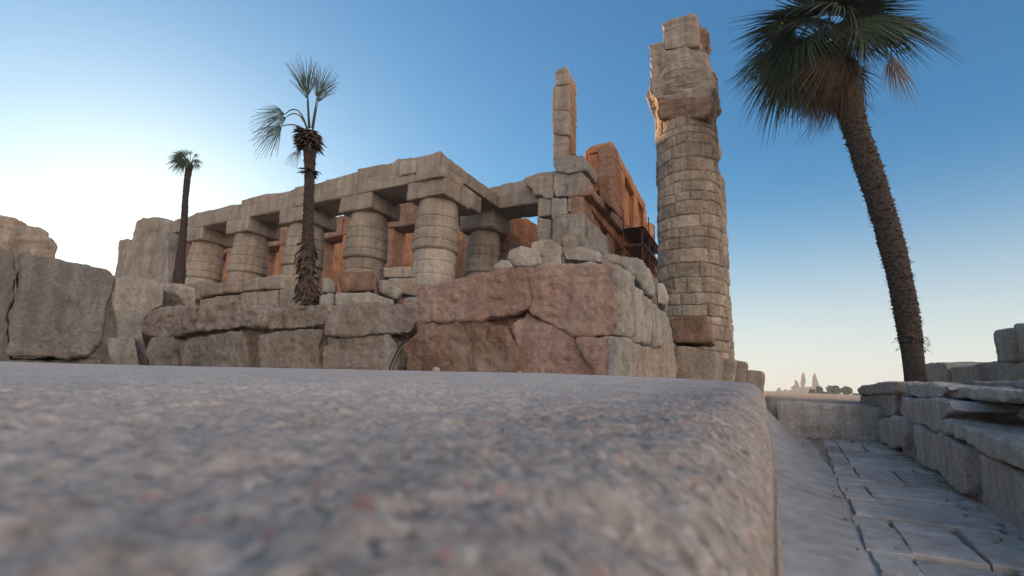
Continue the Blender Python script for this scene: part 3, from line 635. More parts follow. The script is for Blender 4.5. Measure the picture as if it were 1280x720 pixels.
stone('side_face', polyX(Z4([(345,398),(372,420),(372,560),(345,560)]), XS), (-.5,0,0), M['darkred'], rp, vox=.05, amp=.03)
# ================================================================== SIDE WALL with clerestory (reddish)
def Z77(pts): return [(720+a/4, 180+b/4) for a,b in pts]
sw = empty('clerestory_wall', (XS, 22, 0), 'high reddish wall with a broken end and recessed panels, running back beside the pier', 'temple wall')
XS2 = XS + .05
def sx(name, zp, dx, dep, mat='red', **k): return stone(name, polyX(Z77(zp), XS2+dx), (-dep,0,0), M[mat], sw, **{**dict(vox=.05, amp=.03, freq=1.1, smooth=0, strat=.012), **k})
# lower architrave running back
sx('architrave', [(78,222),(110,250),(240,420),(300,500),(420,680),(420,760),(300,590),(240,530),(78,325)], 0, .9, 'red')
sx('cornice', [(78,222),(130,262),(250,400),(330,500),(420,640),(420,665),(330,535),(240,440),(78,252)], .28, .5, 'darkred')
# upper wall: recess panels = wall set back with piers and a top beam set forward
sx('wall', [(112,20),(180,5),(345,305),(345,440),(300,440),(240,395),(220,350),(180,320),(150,300),(165,262),(108,235)], -.25, .6, 'red')
sx('beam', [(120,2),(183,-10),(205,25),(250,115),(300,205),(348,300),(348,338),(318,290),(300,262),(240,140),(190,70),(184,48),(112,40)], .03, .5, 'red')
for zp in ([(115,30),(188,50),(188,320),(150,300),(168,262),(108,235)], [(226,120),(246,150),(246,392),(226,362)], [(292,240),(312,275),(312,445),(292,440)], [(340,310),(354,335),(356,470),(340,455)]):
    sx('pier', zp, .0, .45, 'red')
sx('pier', [(358,395),(372,392),(388,400),(390,640),(362,560)], .1, 1.0, 'red')
# end face (facing the viewer) of the upper wall
e0 = onX(748,250,XS2); 
for y, a in ((e0.y-.1, [(747,182),(763,177),(766,183),(768,262),(752,250),(746,236)]),):
    stone('pier', polyY(a, y), (0,.9,0), M['darkred'], sw, vox=.06, amp=.05, strat=.03)
# lower piers below the architrave
for zp in ([(160,445),(195,480),(195,640),(160,640)], [(232,520),(275,570),(275,700),(232,700)], [(60,330),(110,390),(110,560),(60,560)], [(320,620),(350,660),(350,760),(320,760)]):
    sx('pier', zp, -.1, 1.0, 'darkred')
# hidden far side of that hall, closes it
sbox('wall', XS-9, XS-.5, 34, 35, -.02, 8.0, M['darkred'], sw, vox=.3, amp=.05)
# scaffold
sc = empty('scaffold', (XS+.9, 22, 0), 'rusty tube scaffold with dark platforms against the far end of the reddish wall', 'scaffold')
def sxp(a,b,x): return onX(720+a/4,180+b/4,x)
X1, X2 = XS+.45, XS+1.25
a0 = sxp(236,465,X1); a1 = sxp(365,455,X2)
ya, yb = 18.5, 26.5
zs = [sxp(360,455,X2).z, sxp(400,510,X2).z, sxp(415,600,X2).z]
yls = [sxp(368,455,X2).y, sxp(400,510,X2).y]
y0s = yls[0]
for i, (z, yy) in enumerate(((zs[0], 20.5),(zs[1], 20.7),(zs[2],20.9))):
    bmx = box(X1, X2+.1, y0s-1.6, y0s+2.6, z-.06, z)
    link('platform', mesh(*(lambda x0,x1,y0,y1,z0,z1: ([(x0,y0,z0),(x1,y0,z0),(x1,y1,z0),(x0,y1,z0),(x0,y0,z1),(x1,y0,z1),(x1,y1,z1),(x0,y1,z1)],[(3,2,1,0),(4,5,6,7),(0,1,5,4),(1,2,6,5),(2,3,7,6),(3,0,4,7)]))(X1,X2+.1,y0s-1.6,y0s+2.6,z-.08,z)), M['plank'], sc, smooth=False)
ztop = zs[0]+.9
for y in (y0s-1.5, y0s-.2, y0s+1.1, y0s+2.4):
    for x in (X1, X2): link('upright', tubes([([(x,y,0),(x,y,ztop)],.024)]), M['steel'], sc)
for z in [k*1.0+.6 for k in range(int(ztop))]:
    for x in (X1,X2): link('ledger', tubes([([(x,y0s-1.7,z),(x,y0s+2.6,z)],.02)]), M['steel'], sc)
for k in range(int(ztop/2)):
    link('brace', tubes([([(X2,y0s-1.5,k*2+.2),(X2,y0s+1.1,k*2+2.2)],.018)]), M['steel'], sc)
# ================================================================== TALL BRICK COLUMN
def brick_r(Rb, x, y, zc, seed, ch=.36, bw=.56):
    rn = np.random.RandomState(seed); offs = rn.rand(200); cwid = rn.uniform(.8,1.25,200)
    edges = [-.5]
    while edges[-1] < 16: edges.append(edges[-1] + ch*rn.choice([.72,.88,1.0,1.15,1.3]))
    edges = np.array(edges)
    def f(T, Z):
        P = np.stack([x+np.cos(T)*Rb, y+np.sin(T)*Rb, Z],-1).reshape(-1,3)
        wob = .045*vn(P, 1.1, seed+2).reshape(T.shape) + .02*vn(P, 5, seed+22).reshape(T.shape)
        Zc = Z + wob
        row = np.clip(np.searchsorted(edges, Zc.ravel())-1, 0, len(edges)-2).reshape(T.shape)
        h0 = edges[row]; h1 = edges[row+1]; ez = np.minimum(Zc-h0, h1-Zc)
        n = np.round(2*math.pi*Rb/bw/cwid[row]).astype(int)
        u = T/(2*math.pi)*n + offs[row]*3 + .02*vn(P, 6, seed+23).reshape(T.shape); ui = np.floor(u*1.0)
        u2 = u + .3*np.sin(u*2*math.pi/ n * np.floor(n/3+1)); colr = np.floor(u2).astype(int); fu = u2-colr
        eu = np.minimum(fu,1-fu)*bw
        e = np.minimum(ez,eu); g = np.clip(1-e/.032,0,1)
        h = hash3(row, colr%n, row*0+seed, seed); f.tone = (np.clip(1+.20*hash3(row, colr%n, row*0+5, seed+3),.7,1.3)*(1-.12*(e<.015))).ravel()
        miss = (h > .9)*.05
        pill = np.clip(e/.10,0,1)**.5*.018
        return Rb + .02*h + pill - .042*g**1.2 - miss + .03*fbm(P, 3.5, seed+7, 4, .6).reshape(T.shape) + .025*vn(P, .5, seed+77).reshape(T.shape)
    return f
YK = 15.8; kx = onY(862,300,YK).x; 
Rk = 1.04
bc = empty('tall_column', (kx, YK, 0), 'giant freestanding brick faced column with a broken flaring capital, in front of open sky', 'column')
zk1 = onY(858,140,YK).z
print('tall col', kx, zk1, onY(862,20,YK).z)
f = brick_r(Rk, kx, YK, 0, 77)
def shaft_r(T, Z): return f(T,Z)*(1.0 - .055*np.clip(Z/zk1,0,1))
sh = link('shaft', lathe_grid((kx,YK),(-.02,zk1+.1), 420, 900, shaft_r), M['brick'], bc)
tone_attr(sh, f.tone)
# capital: flares out then breaks back, drawn as stacked eroded drums
def drum(cx_, cy_, z0, z1, rs_, mat, seed, name='capital', amp=.06, parent=bc, n=160, jt=()):
    zs_ = np.linspace(z0,z1,len(rs_))
    def g(T,Z):
        P = np.stack([cx_+np.cos(T), cy_+np.sin(T), Z],-1).reshape(-1,3)
        r = np.interp(Z, zs_, rs_) + amp*fbm(P, 1.3, seed, 5, .6).reshape(T.shape) + .035*fbm(P*np.array([.5,.5,3]), 2.5, seed+4, 3).reshape(T.shape)
        r = r - .05*joints(Z, jt, .03)
        return r
    return link(name, lathe_grid((cx_,cy_),(z0,z1), n, 150, g), M[mat], parent)
zc1 = onY(850,88,YK).z; zc0 = onY(848,22,YK).z; zm = onY(852,112,YK).z
drum(kx-.03, YK, zk1-.05, zc1, [.96,1.02,1.08,1.12,1.02,.90], 'tan', 5, amp=.12, jt=(zk1+.5,zk1+.95))
def capb(pts, dy, dep, mat='sand', **k): return stone('capital_block', polyY(pts, YK+dy), (0,dep,0), M[mat], bc, **{**dict(vox=.05, amp=.06, freq=1.3, smooth=1, strat=.04, pit=.02), **k})
capb([(811,56),(829,52),(831,74),(830,98),(813,97)], -.75, 1.3)
capb([(829,29),(843,23),(858,18),(870,17),(872,30),(874,58),(829,62)], -.70, 1.2)
capb([(868,30),(882,36),(887,42),(886,56),(880,60),(884,66),(868,70)], -.35, .9, 'brown')
capb([(826,62),(850,58),(884,60),(882,72),(884,86),(850,92),(826,94)], -.80, 1.5, 'tan')
capb([(812,96),(840,90),(884,84),(893,100),(892,112),(886,122),(850,126),(820,124),(811,110)], -.98, 1.7, 'sand', amp=.09)
capb([(822,126),(852,122),(888,118),(890,132),(884,146),(850,148),(824,148)], -1.02, 1.4, 'brown', amp=.05)
# broken lump at the right of the capital
stone('capital_lump', polyY([(862,92),(884,84),(893,98),(894,112),(888,128),(866,140)], YK-.75), (0,1.1,0), M['tan'], bc, vox=.06, amp=.06, strat=.03)
stone('capital_lip', polyY([(806,118),(812,108),(822,110),(826,130),(824,160),(822,186),(818,150),(812,134)], YK-.25), (0,.7,0), M['sandlite'], bc, vox=.05, amp=.05)
# second, ruined column behind
ky = 20.5; k2x = onY(876,300,ky).x
b2 = empty('broken_column', (k2x, ky, 0), 'ragged broken column half hidden behind the giant brick column', 'column')
f2 = brick_r(1.02, k2x, ky, 0, 177)
z2t = onY(890,225,ky).z; z2m = onY(890,170,ky).z
sh2 = link('shaft', lathe_grid((k2x,ky),(-.02,z2t), 300, 500, lambda T,Z: f2(T,Z)), M['brick'], b2)
tone_attr(sh2, f2.tone)
stone('broken_top', polyY([(866,176),(884,166),(893,168),(899,174),(898,184),(893,190),(894,205),(900,215),(901,240),(870,240)], ky-.3), (0,1.2,0), M['darkred'], b2, vox=.06, amp=.07, strat=.03)
# ================================================================== RIGHT SIDE
def Z8(pts): return [(1060+a/4.5, 400+b/4.5) for a,b in pts]
XW = onZ(1110,556,0).x; XW2 = onZ(1280,670,0).x

WN = Vector((-1, .072, 0)).normalized(); WE = -WN; W0 = Vector((1.45, 0, 0))
def onW(px, py, off=0.0): return onP(px, py, W0+WE*off, WN)
def polyW(pts, off=0.0): return down([onW(a,b,off) for a,b in pts])
rw = empty('side_wall', onW(1200, 618, .5)*1.0, 'long wall of big grey stones with a flat coping along the right of the paved path', 'stone wall')
ORG[rw] = rw.location.copy()
def wst(name, pts, off, dep, mat='grey', par=rw, lab=None, **k):
    o = stone(name, polyW(pts, off), WE*dep, M[mat], par, **{**dict(vox=.03, amp=.035, freq=1.4, smooth=1, pit=.012), **k})
    return o
M['wallg'] = M['grey']
wst('coping', [(1176,524),(1200,531),(1253,550),(1290,564),(1400,608),(1400,660),(1290,596),(1253,578),(1236,570),(1205,553),(1180,540)], -.06, 1.5, 'pale', pit=.004)
wst('panel', [(1200,556),(1236,572),(1253,580),(1290,600),(1400,665),(1400,800),(1290,682),(1250,654),(1202,622)], .02, .9, 'pale', amp=.012, pit=.002, smooth=1)
wst('leaning_slab', [(1164,544),(1171,541),(1186,549),(1202,560),(1206,590),(1206,616),(1200,620),(1166,582)], -.10, .2, 'pale', vox=.025)
wst('upright', [(1143,530),(1168,543),(1167,590),(1144,576)], -.02, .7, 'pale')
wst('upright', [(1128,522),(1141,530),(1142,574),(1129,568)], .0, .7, 'pale')
wst('block', Z8([(368,446),(470,448),(560,450),(592,505),(540,545),(524,570),(520,640),(460,610),(370,572)]), .0, .9, 'pale')
wst('block', Z8([(298,440),(364,446),(366,570),(320,550),(304,530)]), .02, .8, 'pale')
wst('block', Z8([(262,362),(324,356),(328,430),(300,436),(264,410)]), .15, .5, 'pale')
wst('block', Z8([(328,358),(420,356),(540,362),(566,390),(510,440),(400,440),(330,430)]), .1, 1.0, 'pale', strat=.01)
wst('block', Z8([(545,400),(570,385),(640,372),(676,380),(680,445),(560,446),(520,440)]), .2, 1.0, 'pale', strat=.01)
wst('block', Z8([(682,396),(700,388),(900,388),(955,394),(958,448),(850,458),(690,450)]), .22, 1.0, 'pale', strat=.01)
wst('block', Z8([(960,394),(1100,384),(1300,384),(1300,450),(965,452)]), .24, 1.0, 'pale', strat=.01)
wst('block', Z8([(592,455),(700,458),(900,462),(1300,462),(1300,600),(900,570),(610,530)]), .75, .7, 'grey', strat=.01)
wst('block', Z8([(640,346),(760,344),(880,350),(1000,346),(1300,346),(1300,386),(960,390),(680,384)]), .6, 1.0, 'grey')
wst('block', Z8([(790,486),(810,480),(945,478),(950,500),(950,566),(860,562),(790,556)]), .55, .7, 'pale')
wst('block', Z8([(954,492),(1060,486),(1250,486),(1250,610),(954,572)]), .5, .7, 'pale')
# protruding stack at the far left end of the wall
wst('block', Z8([(50,392),(70,372),(110,362),(220,350),(262,348),(262,408),(200,412),(130,420),(66,418)]), -.02, 1.1, 'sandlite', strat=.01)
wst('block', Z8([(64,428),(130,424),(262,414),(266,500),(256,536),(190,546),(120,534),(76,520)]), .04, 1.0, 'sandlite')
wst('block', Z8([(60,520),(140,530),(165,560),(160,620),(200,720),(60,760),(40,600)]), .5, 1.0, 'mud')
wst('block', Z8([(164,580),(186,552),(250,548),(302,552),(312,640),(312,715),(240,712),(190,690),(168,640)]), -.12, .9, 'pale', smooth=4)
# ruined wall on top and behind
up = empty('upper_wall', onW(1260, 478, 2.2), 'pale ruined wall with a tall block at its right end, above the right side wall', 'stone wall'); ORG[up] = up.location.copy()
wst('block', Z8([(430,246),(450,238),(520,237),(545,250),(556,275),(562,420),(432,420)]), 2.0, 1.0, 'sandlite', up, vox=.04)
wst('block', Z8([(558,272),(620,262),(740,246),(830,230),(930,236),(1300,225),(1300,420),(562,420)]), 2.1, 1.0, 'sandlite', up, vox=.04, strat=.01)
wst('tall_block', Z8([(822,62),(870,50),(922,42),(924,236),(832,238),(824,150)]), 2.05, 1.0, 'sandlite', up, vox=.04, strat=.01)
wst('tall_block', Z8([(928,19),(1010,26),(1300,20),(1300,236),(930,238)]), 2.12, 1.0, 'sandlite', up, vox=.04, strat=.01)
# end of the path
ew = stone('end_wall', [Vector((.3,14.2,-.03)),Vector((2.9,14.2,-.03)),Vector((2.9,14.2,.80)),Vector((.3,14.2,.84))], (0,.6,0), M['pale'], None, vox=.05, amp=.03, pit=.03)
tag(ew, 'low rough rubble wall closing the far end of the paved path', 'stone wall')
rl = empty('low_rail_wall', (1.5, 19, .8), 'low flat topped wall of masonry crossing beyond the end of the path', 'stone wall')
sbox('wall', -.2, 3.4, 19, 19.6, .7, onY(1040,503.5,19).z, M['sand'], rl, vox=.06, amp=.02)
# ================================================================== DISTANT RUINS AND TREES
def Z9(pts): return [(960+a/6, 440+b/6) for a,b in pts]
DR = 230.0
dr = empty('distant_temple', atD(1000, 497, DR), 'pale distant temple ruin with three pointed broken towers on the horizon', 'temple'); ORG[dr] = dr.location.copy()
DV0 = (atD(1000,490,DR)-atD(1000,490,DR-1)).normalized(); DV0.z = 0
def dst(name, zp, th=8, d=DR, mat='sandlite'): return stone(name, [atD(a,b,d) for a,b in Z9(zp)], DV0*th, M[mat], dr, vox=.3, amp=.22, freq=.35, smooth=1)
dst('wall', [(0,300),(60,296),(75,270),(90,270),(95,292),(120,292),(122,280),(135,280),(140,290),(170,286),(180,268),(280,262),(330,262),(405,268),(410,300),(470,318),(560,322),(700,326),(700,440),(0,440)])
dst('tower', [(170,330),(172,262),(196,250),(200,215),(210,208),(230,240),(236,330)], 6, DR+1)
dst('tower', [(243,330),(247,240),(250,175),(262,150),(272,165),(282,215),(275,250),(278,330)], 4, DR+2)
dst('tower', [(328,330),(332,260),(338,190),(350,152),(366,200),(385,262),(405,268),(408,330)], 6, DR+1)
dst('wall', [(40,345),(100,340),(200,345),(300,350),(300,440),(40,440)], 3, DR-12, 'sand')
def clump(n, rx, rz, s, seed):
    rn = random.Random(seed); V=[]; F=[]
    for i in range(n):
        a = rn.uniform(0,2*math.pi); u = rn.uniform(-1,1); r = rn.random()**.4
        c = Vector((math.cos(a)*math.sqrt(1-u*u)*rx*r, math.sin(a)*math.sqrt(1-u*u)*rx*r, u*rz*r+rz))
        n_ = Vector((rn.gauss(0,1),rn.gauss(0,1),rn.gauss(0,1))).normalized(); t = n_.orthogonal().normalized(); b = n_.cross(t); q = s*rn.uniform(.6,1.3)
        k = len(V); V += [c+t*q, c+b*q, c-t*q, c-b*q]; F.append((k,k+1,k+2,k+3))
    return V,F
def far_tree(zx0,zx1,ztop,zbase,label,seed,dep=150.0):
    ztop -= 14; a = Z9([((zx0+zx1)/2, ztop), ((zx0+zx1)/2, zbase-8)]); pt = atD(*a[0],dep); pb = atD(*a[1],dep)
    w = (zx1-zx0)/6/580*dep/2; h = pt.z-pb.z
    t = empty('tree', pb, label, 'tree', 'small trees on the horizon'); ORG[t] = pb.copy()
    link('trunk', tubes([([pb-Vector((0,0,1.5)), pb+Vector((.1,0,h*.3)), pb+Vector((0,0,h*.6))],[.28,.2,.1])]), M['trunk'], t)
    V,F = clump(420, w, h*.36, .42, seed); V=[v+pb+Vector((0,0,h*.28)) for v in V]
    link('crown', mesh(V,F), M['tree'], t, smooth=False)
far_tree(450,545,268,350,'wider dark tree on the horizon left of the stacked stone end', 1)
far_tree(562,626,276,345,'smaller dark round tree on the horizon nearest the stacked stone end', 2)
far_tree(372,408,272,350,'tiny dark tree directly under the right pointed tower', 3)
far_tree(318,352,296,360,'dark bush like tree between the middle and right pointed towers', 4)
far_tree(405,450,315,362,'low pale bush left of the wider dark tree', 5)
far_tree(640,690,330,368,'lowest bush partly behind the stacked stone end', 6)
# ================================================================== PALMS
def fan_leaf(pet, L, seed, nseg=30, spread=2.0, droop=.5, wid=1.0, curve=.25, join=.5):
    """leaf stalk along +X, ribbed fan at its end, tips hanging towards -Z"""
    rn = random.Random(seed); V=[]; F=[]
    pts = [Vector((pet*t, 0, -curve*pet*t*t)) for t in (0,.25,.5,.75,1)]
    v,f = tube(pts, [.028,.02,.017,.014,.012], 5); V+=v; F+=f
    h = pts[-1]; tang = (pts[-1]-pts[-2]).normalized()
    up = Vector((0,1,0)).cross(tang)*-1
    for i in range(nseg):
        a = (-1+2*i/(nseg-1))*spread + rn.uniform(-.03,.03)
        l = L*(1-.32*(abs(a)/spread)**2)*rn.uniform(.85,1.05)
        d = tang*math.cos(a) + Vector((0,1,0))*math.sin(a)
        side = d.cross(up).normalized(); dr_ = droop*rn.uniform(.6,1.5); k0=len(V)
        half = spread/nseg*1.0
        for j,t in enumerate((0.03,.25,join,.72,.88,1.0)):
            w = l*t*math.tan(half) if t <= join else l*join*math.tan(half)*max(0.0,1-(t-join)/(1-join))**.8*1.0
            w = max(w*wid, .002)
            c = h + d*l*t + Vector((0,0,-1))*dr_*l*max(0,t-.25)**2*1.4 + up*(.012 if i%2 else -.012)*t
            c += side*rn.uniform(-.01,.01)*t
            V += [c-side*w, c+up*w*.35, c+side*w]
        for j in range(5):
            q=k0+j*3; F += [(q,q+1,q+4,q+3),(q+1,q+2,q+5,q+4)]
    return mesh(V,F)
def orient(d, roll, up=Vector((0,0,1))):
    d = d.normalized(); y = up.cross(d)
    if y.length < .15: y = Vector((0,1,0)).cross(d)
    y.normalize(); z = d.cross(y); m = Matrix((d,y,z)).transposed().to_4x4()
    return m @ Matrix.Rotation(roll, 4, 'X')
def trunk_mesh(path, radii, seed, nb=40, rough=.12, nseg=60, nz=420, boots=(0,1), ring=None):
    path=[Vector(p) for p in path]; n=len(path); rn=np.random.RandomState(seed)
    tt=np.linspace(0,n-1,nz); P=np.array([list(p) for p in path])
    def cr(t):
        i=int(min(max(math.floor(t),0),n-2)); u=t-i; p0=P[max(i-1,0)];p1=P[i];p2=P[i+1];p3=P[min(i+2,n-1)]
        return .5*((2*p1)+(-p0+p2)*u+(2*p0-5*p1+4*p2-p3)*u*u+(-p0+3*p1-3*p2+p3)*u**3)
    cen=np.array([cr(t) for t in tt]); rad=np.interp(tt, range(n), radii)
    seg=np.linalg.norm(np.diff(cen,axis=0),axis=1); s=np.concatenate([[0],np.cumsum(seg)])
    V=[];F=[]
    for k in range(nz):
        th=np.linspace(0,2*math.pi,nseg,endpoint=False); row=s[k]/.11; r0=np.floor(row); ph=row-r0
        u=th/(2*math.pi)*9+ (r0%2)*.5; fu=np.abs(u-np.floor(u)-.5)*2
        bo = np.clip(1-fu,0,1)*(ph)   # scale tips point up and out
        h = hash3(np.floor(u).astype(int)%9, np.full(nseg,int(r0)), np.zeros(nseg,int), seed)
        f = 1 if boots[0] <= k/nz <= boots[1] else .25
        r = rad[k]*(1-.04+ f*rough*(bo*1.3+.35*h*bo)) + .012*rn.randn(nseg)*f
        r = r*(1+.10*math.sin(s[k]*3.1+seed)*.3)
        for a,rr in zip(th,r): V.append(Vector(cen[k])+Vector((math.cos(a)*rr, math.sin(a)*rr, 0)))
    for j in range(nz-1):
        for i in range(nseg): a=j*nseg+i;b=j*nseg+(i+1)%nseg; F.append((a,b,b+nseg,a+nseg))
    F.append(tuple(range(nseg))[::-1]); F.append(tuple(range((nz-1)*nseg,nz*nseg)))
    return mesh(V,F), cen, rad
def stubs(cen, rad, lo, hi, n, ln, seed, wd=.03, out=.5, hang=-1.0):
    """torn leaf bases sticking out of the trunk"""
    rn=random.Random(seed); V=[];F=[]; N=len(cen)
    for i in range(n):
        k=int(N*rn.uniform(lo,hi)); k=min(k,N-1); a=rn.uniform(0,2*math.pi); o=Vector((math.cos(a),math.sin(a),0))
        c=Vector(cen[k])+o*rad[k]*.9; l=ln*rn.uniform(.4,1.4); d=(o*out+Vector((rn.gauss(0,.25),rn.gauss(0,.25),hang*rn.uniform(.2,1.2)))).normalized()
        t=o.cross(Vector((0,0,1))); w=wd*rn.uniform(.6,1.5); q=len(V)
        m=c+d*l*.55+o*l*.12; e=c+d*l+Vector((0,0,-.15*l))
        V += [c-t*w, c+t*w, c+o*w*.5, m-t*w*.8, m+t*w*.8, m+o*w*.5, e]
        F += [(q,q+3,q+5,q+2),(q+2,q+5,q+4,q+1),(q,q+1,q+4,q+3),(q+3,q+6,q+5),(q+5,q+6,q+4),(q+3,q+4,q+6)]
    return mesh(V,F)
def add_frond(parent, name, me, mat, base, d, roll, scale=1.0, up=Vector((0,0,1))):
    if not me.materials: me.materials.append(mat)
    o = bpy.data.objects.new(name, me); C.objects.link(o); o.parent = parent
    m = orient(d, roll, up); o.matrix_local = Matrix.Translation(base - ORG[parent]) @ m @ Matrix.Scale(scale,4)
    return o
# --- big leaning palm on the right
PD = 11.5
pp = [atD(a,b,PD) for a,b in ((1147,500),(1144,470),(1136,410),(1124,345),(1106,275),(1084,205),(1064,145),(1050,95),(1040,60))]
pp = [Vector((pp[0].x, pp[0].y, 0))] + pp
wpx = [34,33,31,32,35,37,38,40,42,46,42]
rr = [w/2/580*PD*.74 for w in wpx[:len(pp)]]
bp_ = empty('tall_palm', pp[0], 'large leaning fan palm with dense crown and brown hanging dead leaves, behind the right wall', 'palm tree', 'palm trees'); ORG[bp_] = pp[0].copy()
me_, cen, rad = trunk_mesh(pp, rr, 5, rough=.12, boots=(.30,1.0), nz=520)
link('trunk', me_, M['trunk'], bp_)
link('leaf_bases', stubs(cen, rad, .32, .98, 900, .11, 3, .03, .9, .35), M['boot'], bp_, smooth=False)['kind'] = 'stuff'
link('torn_ring', stubs(cen, rad, .285, .32, 60, .15, 4, .03, .9, -.5), M['boot'], bp_, smooth=False)['kind'] = 'stuff'
top = Vector(cen[-12]) - R0*.25; rn = random.Random(12)
LV = [fan_leaf(1.0, 1.2, s, 42, 1.8, .7+.15*s, 1.1, .25+.06*s, .52) for s in (1,2,3,4)]
DV = [fan_leaf(.75, 1.15, s, 26, 1.1, 1.3, .8, .55, .4) for s in (11,12,13)]
wind = -R0*.30
for i in range(60):
    az = i*2.39996 + rn.uniform(-.2,.2); el = R(78 - 98*((i+.5)/60)**.85) + rn.uniform(-.12,.12)
    d = Vector((math.cos(az)*math.cos(el), math.sin(az)*math.cos(el), math.sin(el))) + wind*(1.1 if el<.8 else .6)
    add_frond(bp_, 'leaf', LV[i%4], M['leaf'], top+Vector((0,0,.15--.0+.3*i/60)), d, rn.uniform(-.7,.7), rn.uniform(.72,1.08))
for i in range(40):
    az = i*2.39996 + rn.uniform(-.3,.3); el = R(-18 - 52*(i/40)) + rn.uniform(-.1,.1)
    d = Vector((math.cos(az)*math.cos(el), math.sin(az)*math.cos(el), math.sin(el))) + wind*.5
    add_frond(bp_, 'dead_leaf', DV[i%3], M['dead'], top+Vector((math.cos(az)*.2,math.sin(az)*.2,-.05-.006*i)), d, rn.uniform(-.6,.6), rn.uniform(.6,.95))
def px_dir(a, b, dep_a, dep_b=None): return atD(*b, dep_b or dep_a) - atD(*a, dep_a)
#d = px_dir((1062,60),(1132,92),PD); add_frond(bp_, 'dead_leaf', DV[1], M['dead'], top-Vector((0,0,.1)), d+Vector((0,0,.25)), .3, .95)
# --- tattered palm in the middle left
MD = 9.3
mp_ = [atD(a,b,MD) for a,b in ((385,392),(384,350),(385,300),(386,250),(387,215),(387,185),(386,165))]
mp_ = [Vector((mp_[0].x, mp_[0].y, 0))] + mp_
tp = empty('tattered_palm', mp_[0], 'thin palm with only a few ragged fans left and shaggy torn bark at its foot', 'palm tree', 'palm trees'); ORG[tp] = mp_[0].copy()
rr = [w/2/580*MD*.70 for w in (27,24,22,19,17,16,22,25)]
me_, cen, rad = trunk_mesh(mp_, rr, 9, rough=.10, boots=(0,1), nz=300)
link('trunk', me_, M['trunk'], tp)
link('torn_bark', stubs(cen, rad, .13, .42, 200, .20, 7, .045, .45, -.9), M['boot'], tp, smooth=False)['kind'] = 'stuff'
link('torn_head', stubs(cen, rad, .86, .99, 280, .20, 8, .035, .9, -.45), M['boot'], tp, smooth=False)['kind'] = 'stuff'
link('bark_ring', stubs(cen, rad, .705, .73, 40, .14, 18, .03, .6, -.3), M['boot'], tp, smooth=False)['kind'] = 'stuff'
mtop = Vector(cen[-6])
def px_frond(parent, par_top, base_px, hub_px, tip_px, dep, seed, nseg, spread, droop, mat, name='leaf', arc=0.0, wid=.8):
    base = atD(*base_px, dep) if base_px else par_top; hub = atD(*hub_px, dep); tip = atD(*tip_px, dep)
    org = ORG[parent]; V=[];F=[]; pts=[]
    for k in range(7):
        t=k/6; pts.append(base.lerp(hub,t)+Vector((0,0,arc*4*t*(1-t))))
    v,f = tube(pts,[.022-.012*k/6 for k in range(7)],5); V+=v;F+=f
    L=(tip-hub).length; dmain=(tip-hub).normalized(); nrm=(F0+Vector((random.Random(seed).uniform(-.5,.5),random.Random(seed+1).uniform(-.5,.5),random.Random(seed+2).uniform(-.4,.4)))).normalized()
    sidev=nrm.cross(dmain).normalized(); rn=random.Random(seed); up=dmain.cross(sidev)
    for i in range(nseg):
        a=(-1+2*i/(nseg-1))*spread+rn.uniform(-.04,.04); l=L*(1-.3*(abs(a)/spread)**2)*rn.uniform(.8,1.08); d=dmain*math.cos(a)+sidev*math.sin(a)
        s2=d.cross(up).normalized(); k0=len(V); half=spread/nseg
        for t in (.04,.25,.42,.65,.85,1.0):
            w=(l*t if t<=.42 else l*.42*max(0.0,1-(t-.42)/.58)**.8)*math.tan(half)*wid; w=max(w*1.25,.003)
            c=hub+d*l*t+Vector((0,0,-1))*droop*rn.uniform(.8,1.2)*l*max(0,t-.3)**2+up*(.01 if i%2 else -.01)
            V+=[c-s2*w,c+up*w*.3,c+s2*w]
        for j in range(5): q=k0+j*3; F+=[(q,q+1,q+4,q+3),(q+1,q+2,q+5,q+4)]
    return link(name, mesh(V,F), mat, parent)
fr = [((387,160),(385,120),(379,74),.0,.62,.1,24),((390,160),(396,122),(408,84),.0,.75,.15,24),((391,162),(397,128),(414,98),.02,.6,.25,16),((386,160),(384,124),(374,84),.0,.5,.2,14),
      ((384,162),(356,143),(318,140),.28,.95,.5,24),((384,165),(352,158),(322,180),.10,.9,.5,24),((385,164),(358,146),(325,165),.22,.7,.7,18),((380,178),(376,186),(362,204),.0,.9,.4,14)]
for i,(b,h,t,arc,sp,dr2,n) in enumerate(fr):
    t = (h[0]+(t[0]-h[0])*1.12, h[1]+(t[1]-h[1])*1.16); n = int(n*1.35); sp *= .85
    px_frond(tp, mtop, b, h, t, MD, 30+i, n, sp, dr2, M['leaf'] if i<7 else M['boot'], 'leaf', arc)
px_frond(bp_, None, (1062,62), (1116,70), (1137,128), PD, 91, 20, .75, .3, M['dead'], 'dead_leaf', .12)
px_frond(bp_, None, (1062,58), (1112,72), (1128,118), PD-.2, 92, 14, .6, .3, M['dead'], 'dead_leaf', .10)
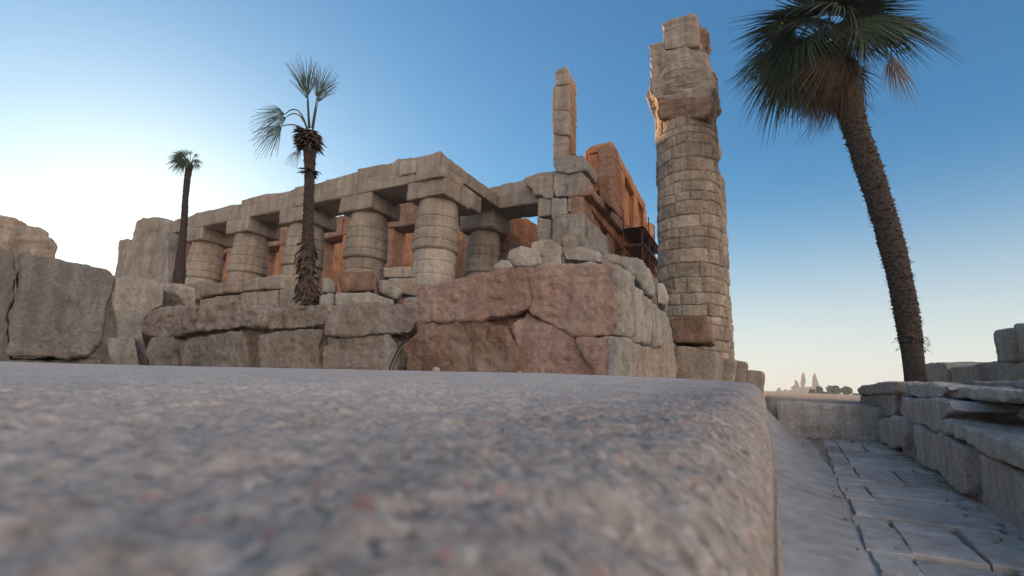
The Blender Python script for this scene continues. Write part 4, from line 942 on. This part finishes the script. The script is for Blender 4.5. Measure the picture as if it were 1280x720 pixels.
px_frond(bp_, None, (1062,50), (1110,30), (1160,62), PD, 93, 26, 1.0, .35, M['leaf'], 'leaf', .08)
px_frond(bp_, None, (1055,60), (985,70), (942,128), PD, 94, 28, 1.0, .35, M['leaf'], 'leaf', .15)
px_frond(bp_, None, (1050,60), (1000,85), (975,150), PD, 95, 28, .9, .3, M['leaf'], 'leaf', .10)
# --- slim palm at the far left
SD = 15.0
sp_ = [atD(a,b,SD) for a,b in ((222,362),(226,320),(230,280),(232,245),(235,218),(238,206))]
sp_ = [Vector((sp_[0].x, sp_[0].y, 0))] + sp_
fp = empty('slim_palm', sp_[0], 'slim palm with a small windblown crown in front of the left end of the colonnade', 'palm tree', 'palm trees'); ORG[fp] = sp_[0].copy()
me_, cen, rad = trunk_mesh(sp_, [w/2/580*SD*.78 for w in (18,17,12,9,8,9,9)], 19, rough=.08, nz=200)
link('trunk', me_, M['trunk'], fp)
for i,(h,t,sp) in enumerate((((232,196),(210,206),1.2),((230,194),(214,195),1.2),((234,194),(222,188),1.2),((238,193),(236,186),1.2),((243,195),(250,192),1.3),((244,199),(249,208),1.2),((230,200),(214,214),1.0),((246,205),(246,214),1.0),((234,198),(228,206),1.3),((228,198),(208,200),1.0))):
    px_frond(fp, None, (237,208), h, t, SD+(i%3-1)*.3, 60+i, 16, sp, .4, M['leaf'], 'leaf', .0, 1.0)

# ================================================================== HAZE
hz = mesh([(-640,-330,-2),(640,-330,-2),(640,740,-2),(-640,740,-2),(-640,-330,19),(640,-330,19),(640,740,19),(-640,740,19)],[(3,2,1,0),(4,5,6,7),(0,1,5,4),(1,2,6,5),(2,3,7,6),(3,0,4,7)])
hm = bpy.data.materials.new('dusty_air'); hm.use_nodes = True; N = hm.node_tree.nodes; N.remove(N['Principled BSDF'])
pv = N.new('ShaderNodeVolumePrincipled'); pv.inputs['Density'].default_value = .0009; pv.inputs['Color'].default_value = (.74,.88,1.0,1); pv.inputs['Anisotropy'].default_value = .2
hm.node_tree.links.new(pv.outputs[0], N['Material Output'].inputs['Volume'])
link('haze', hz, hm, smooth=False)['kind'] = 'stuff'
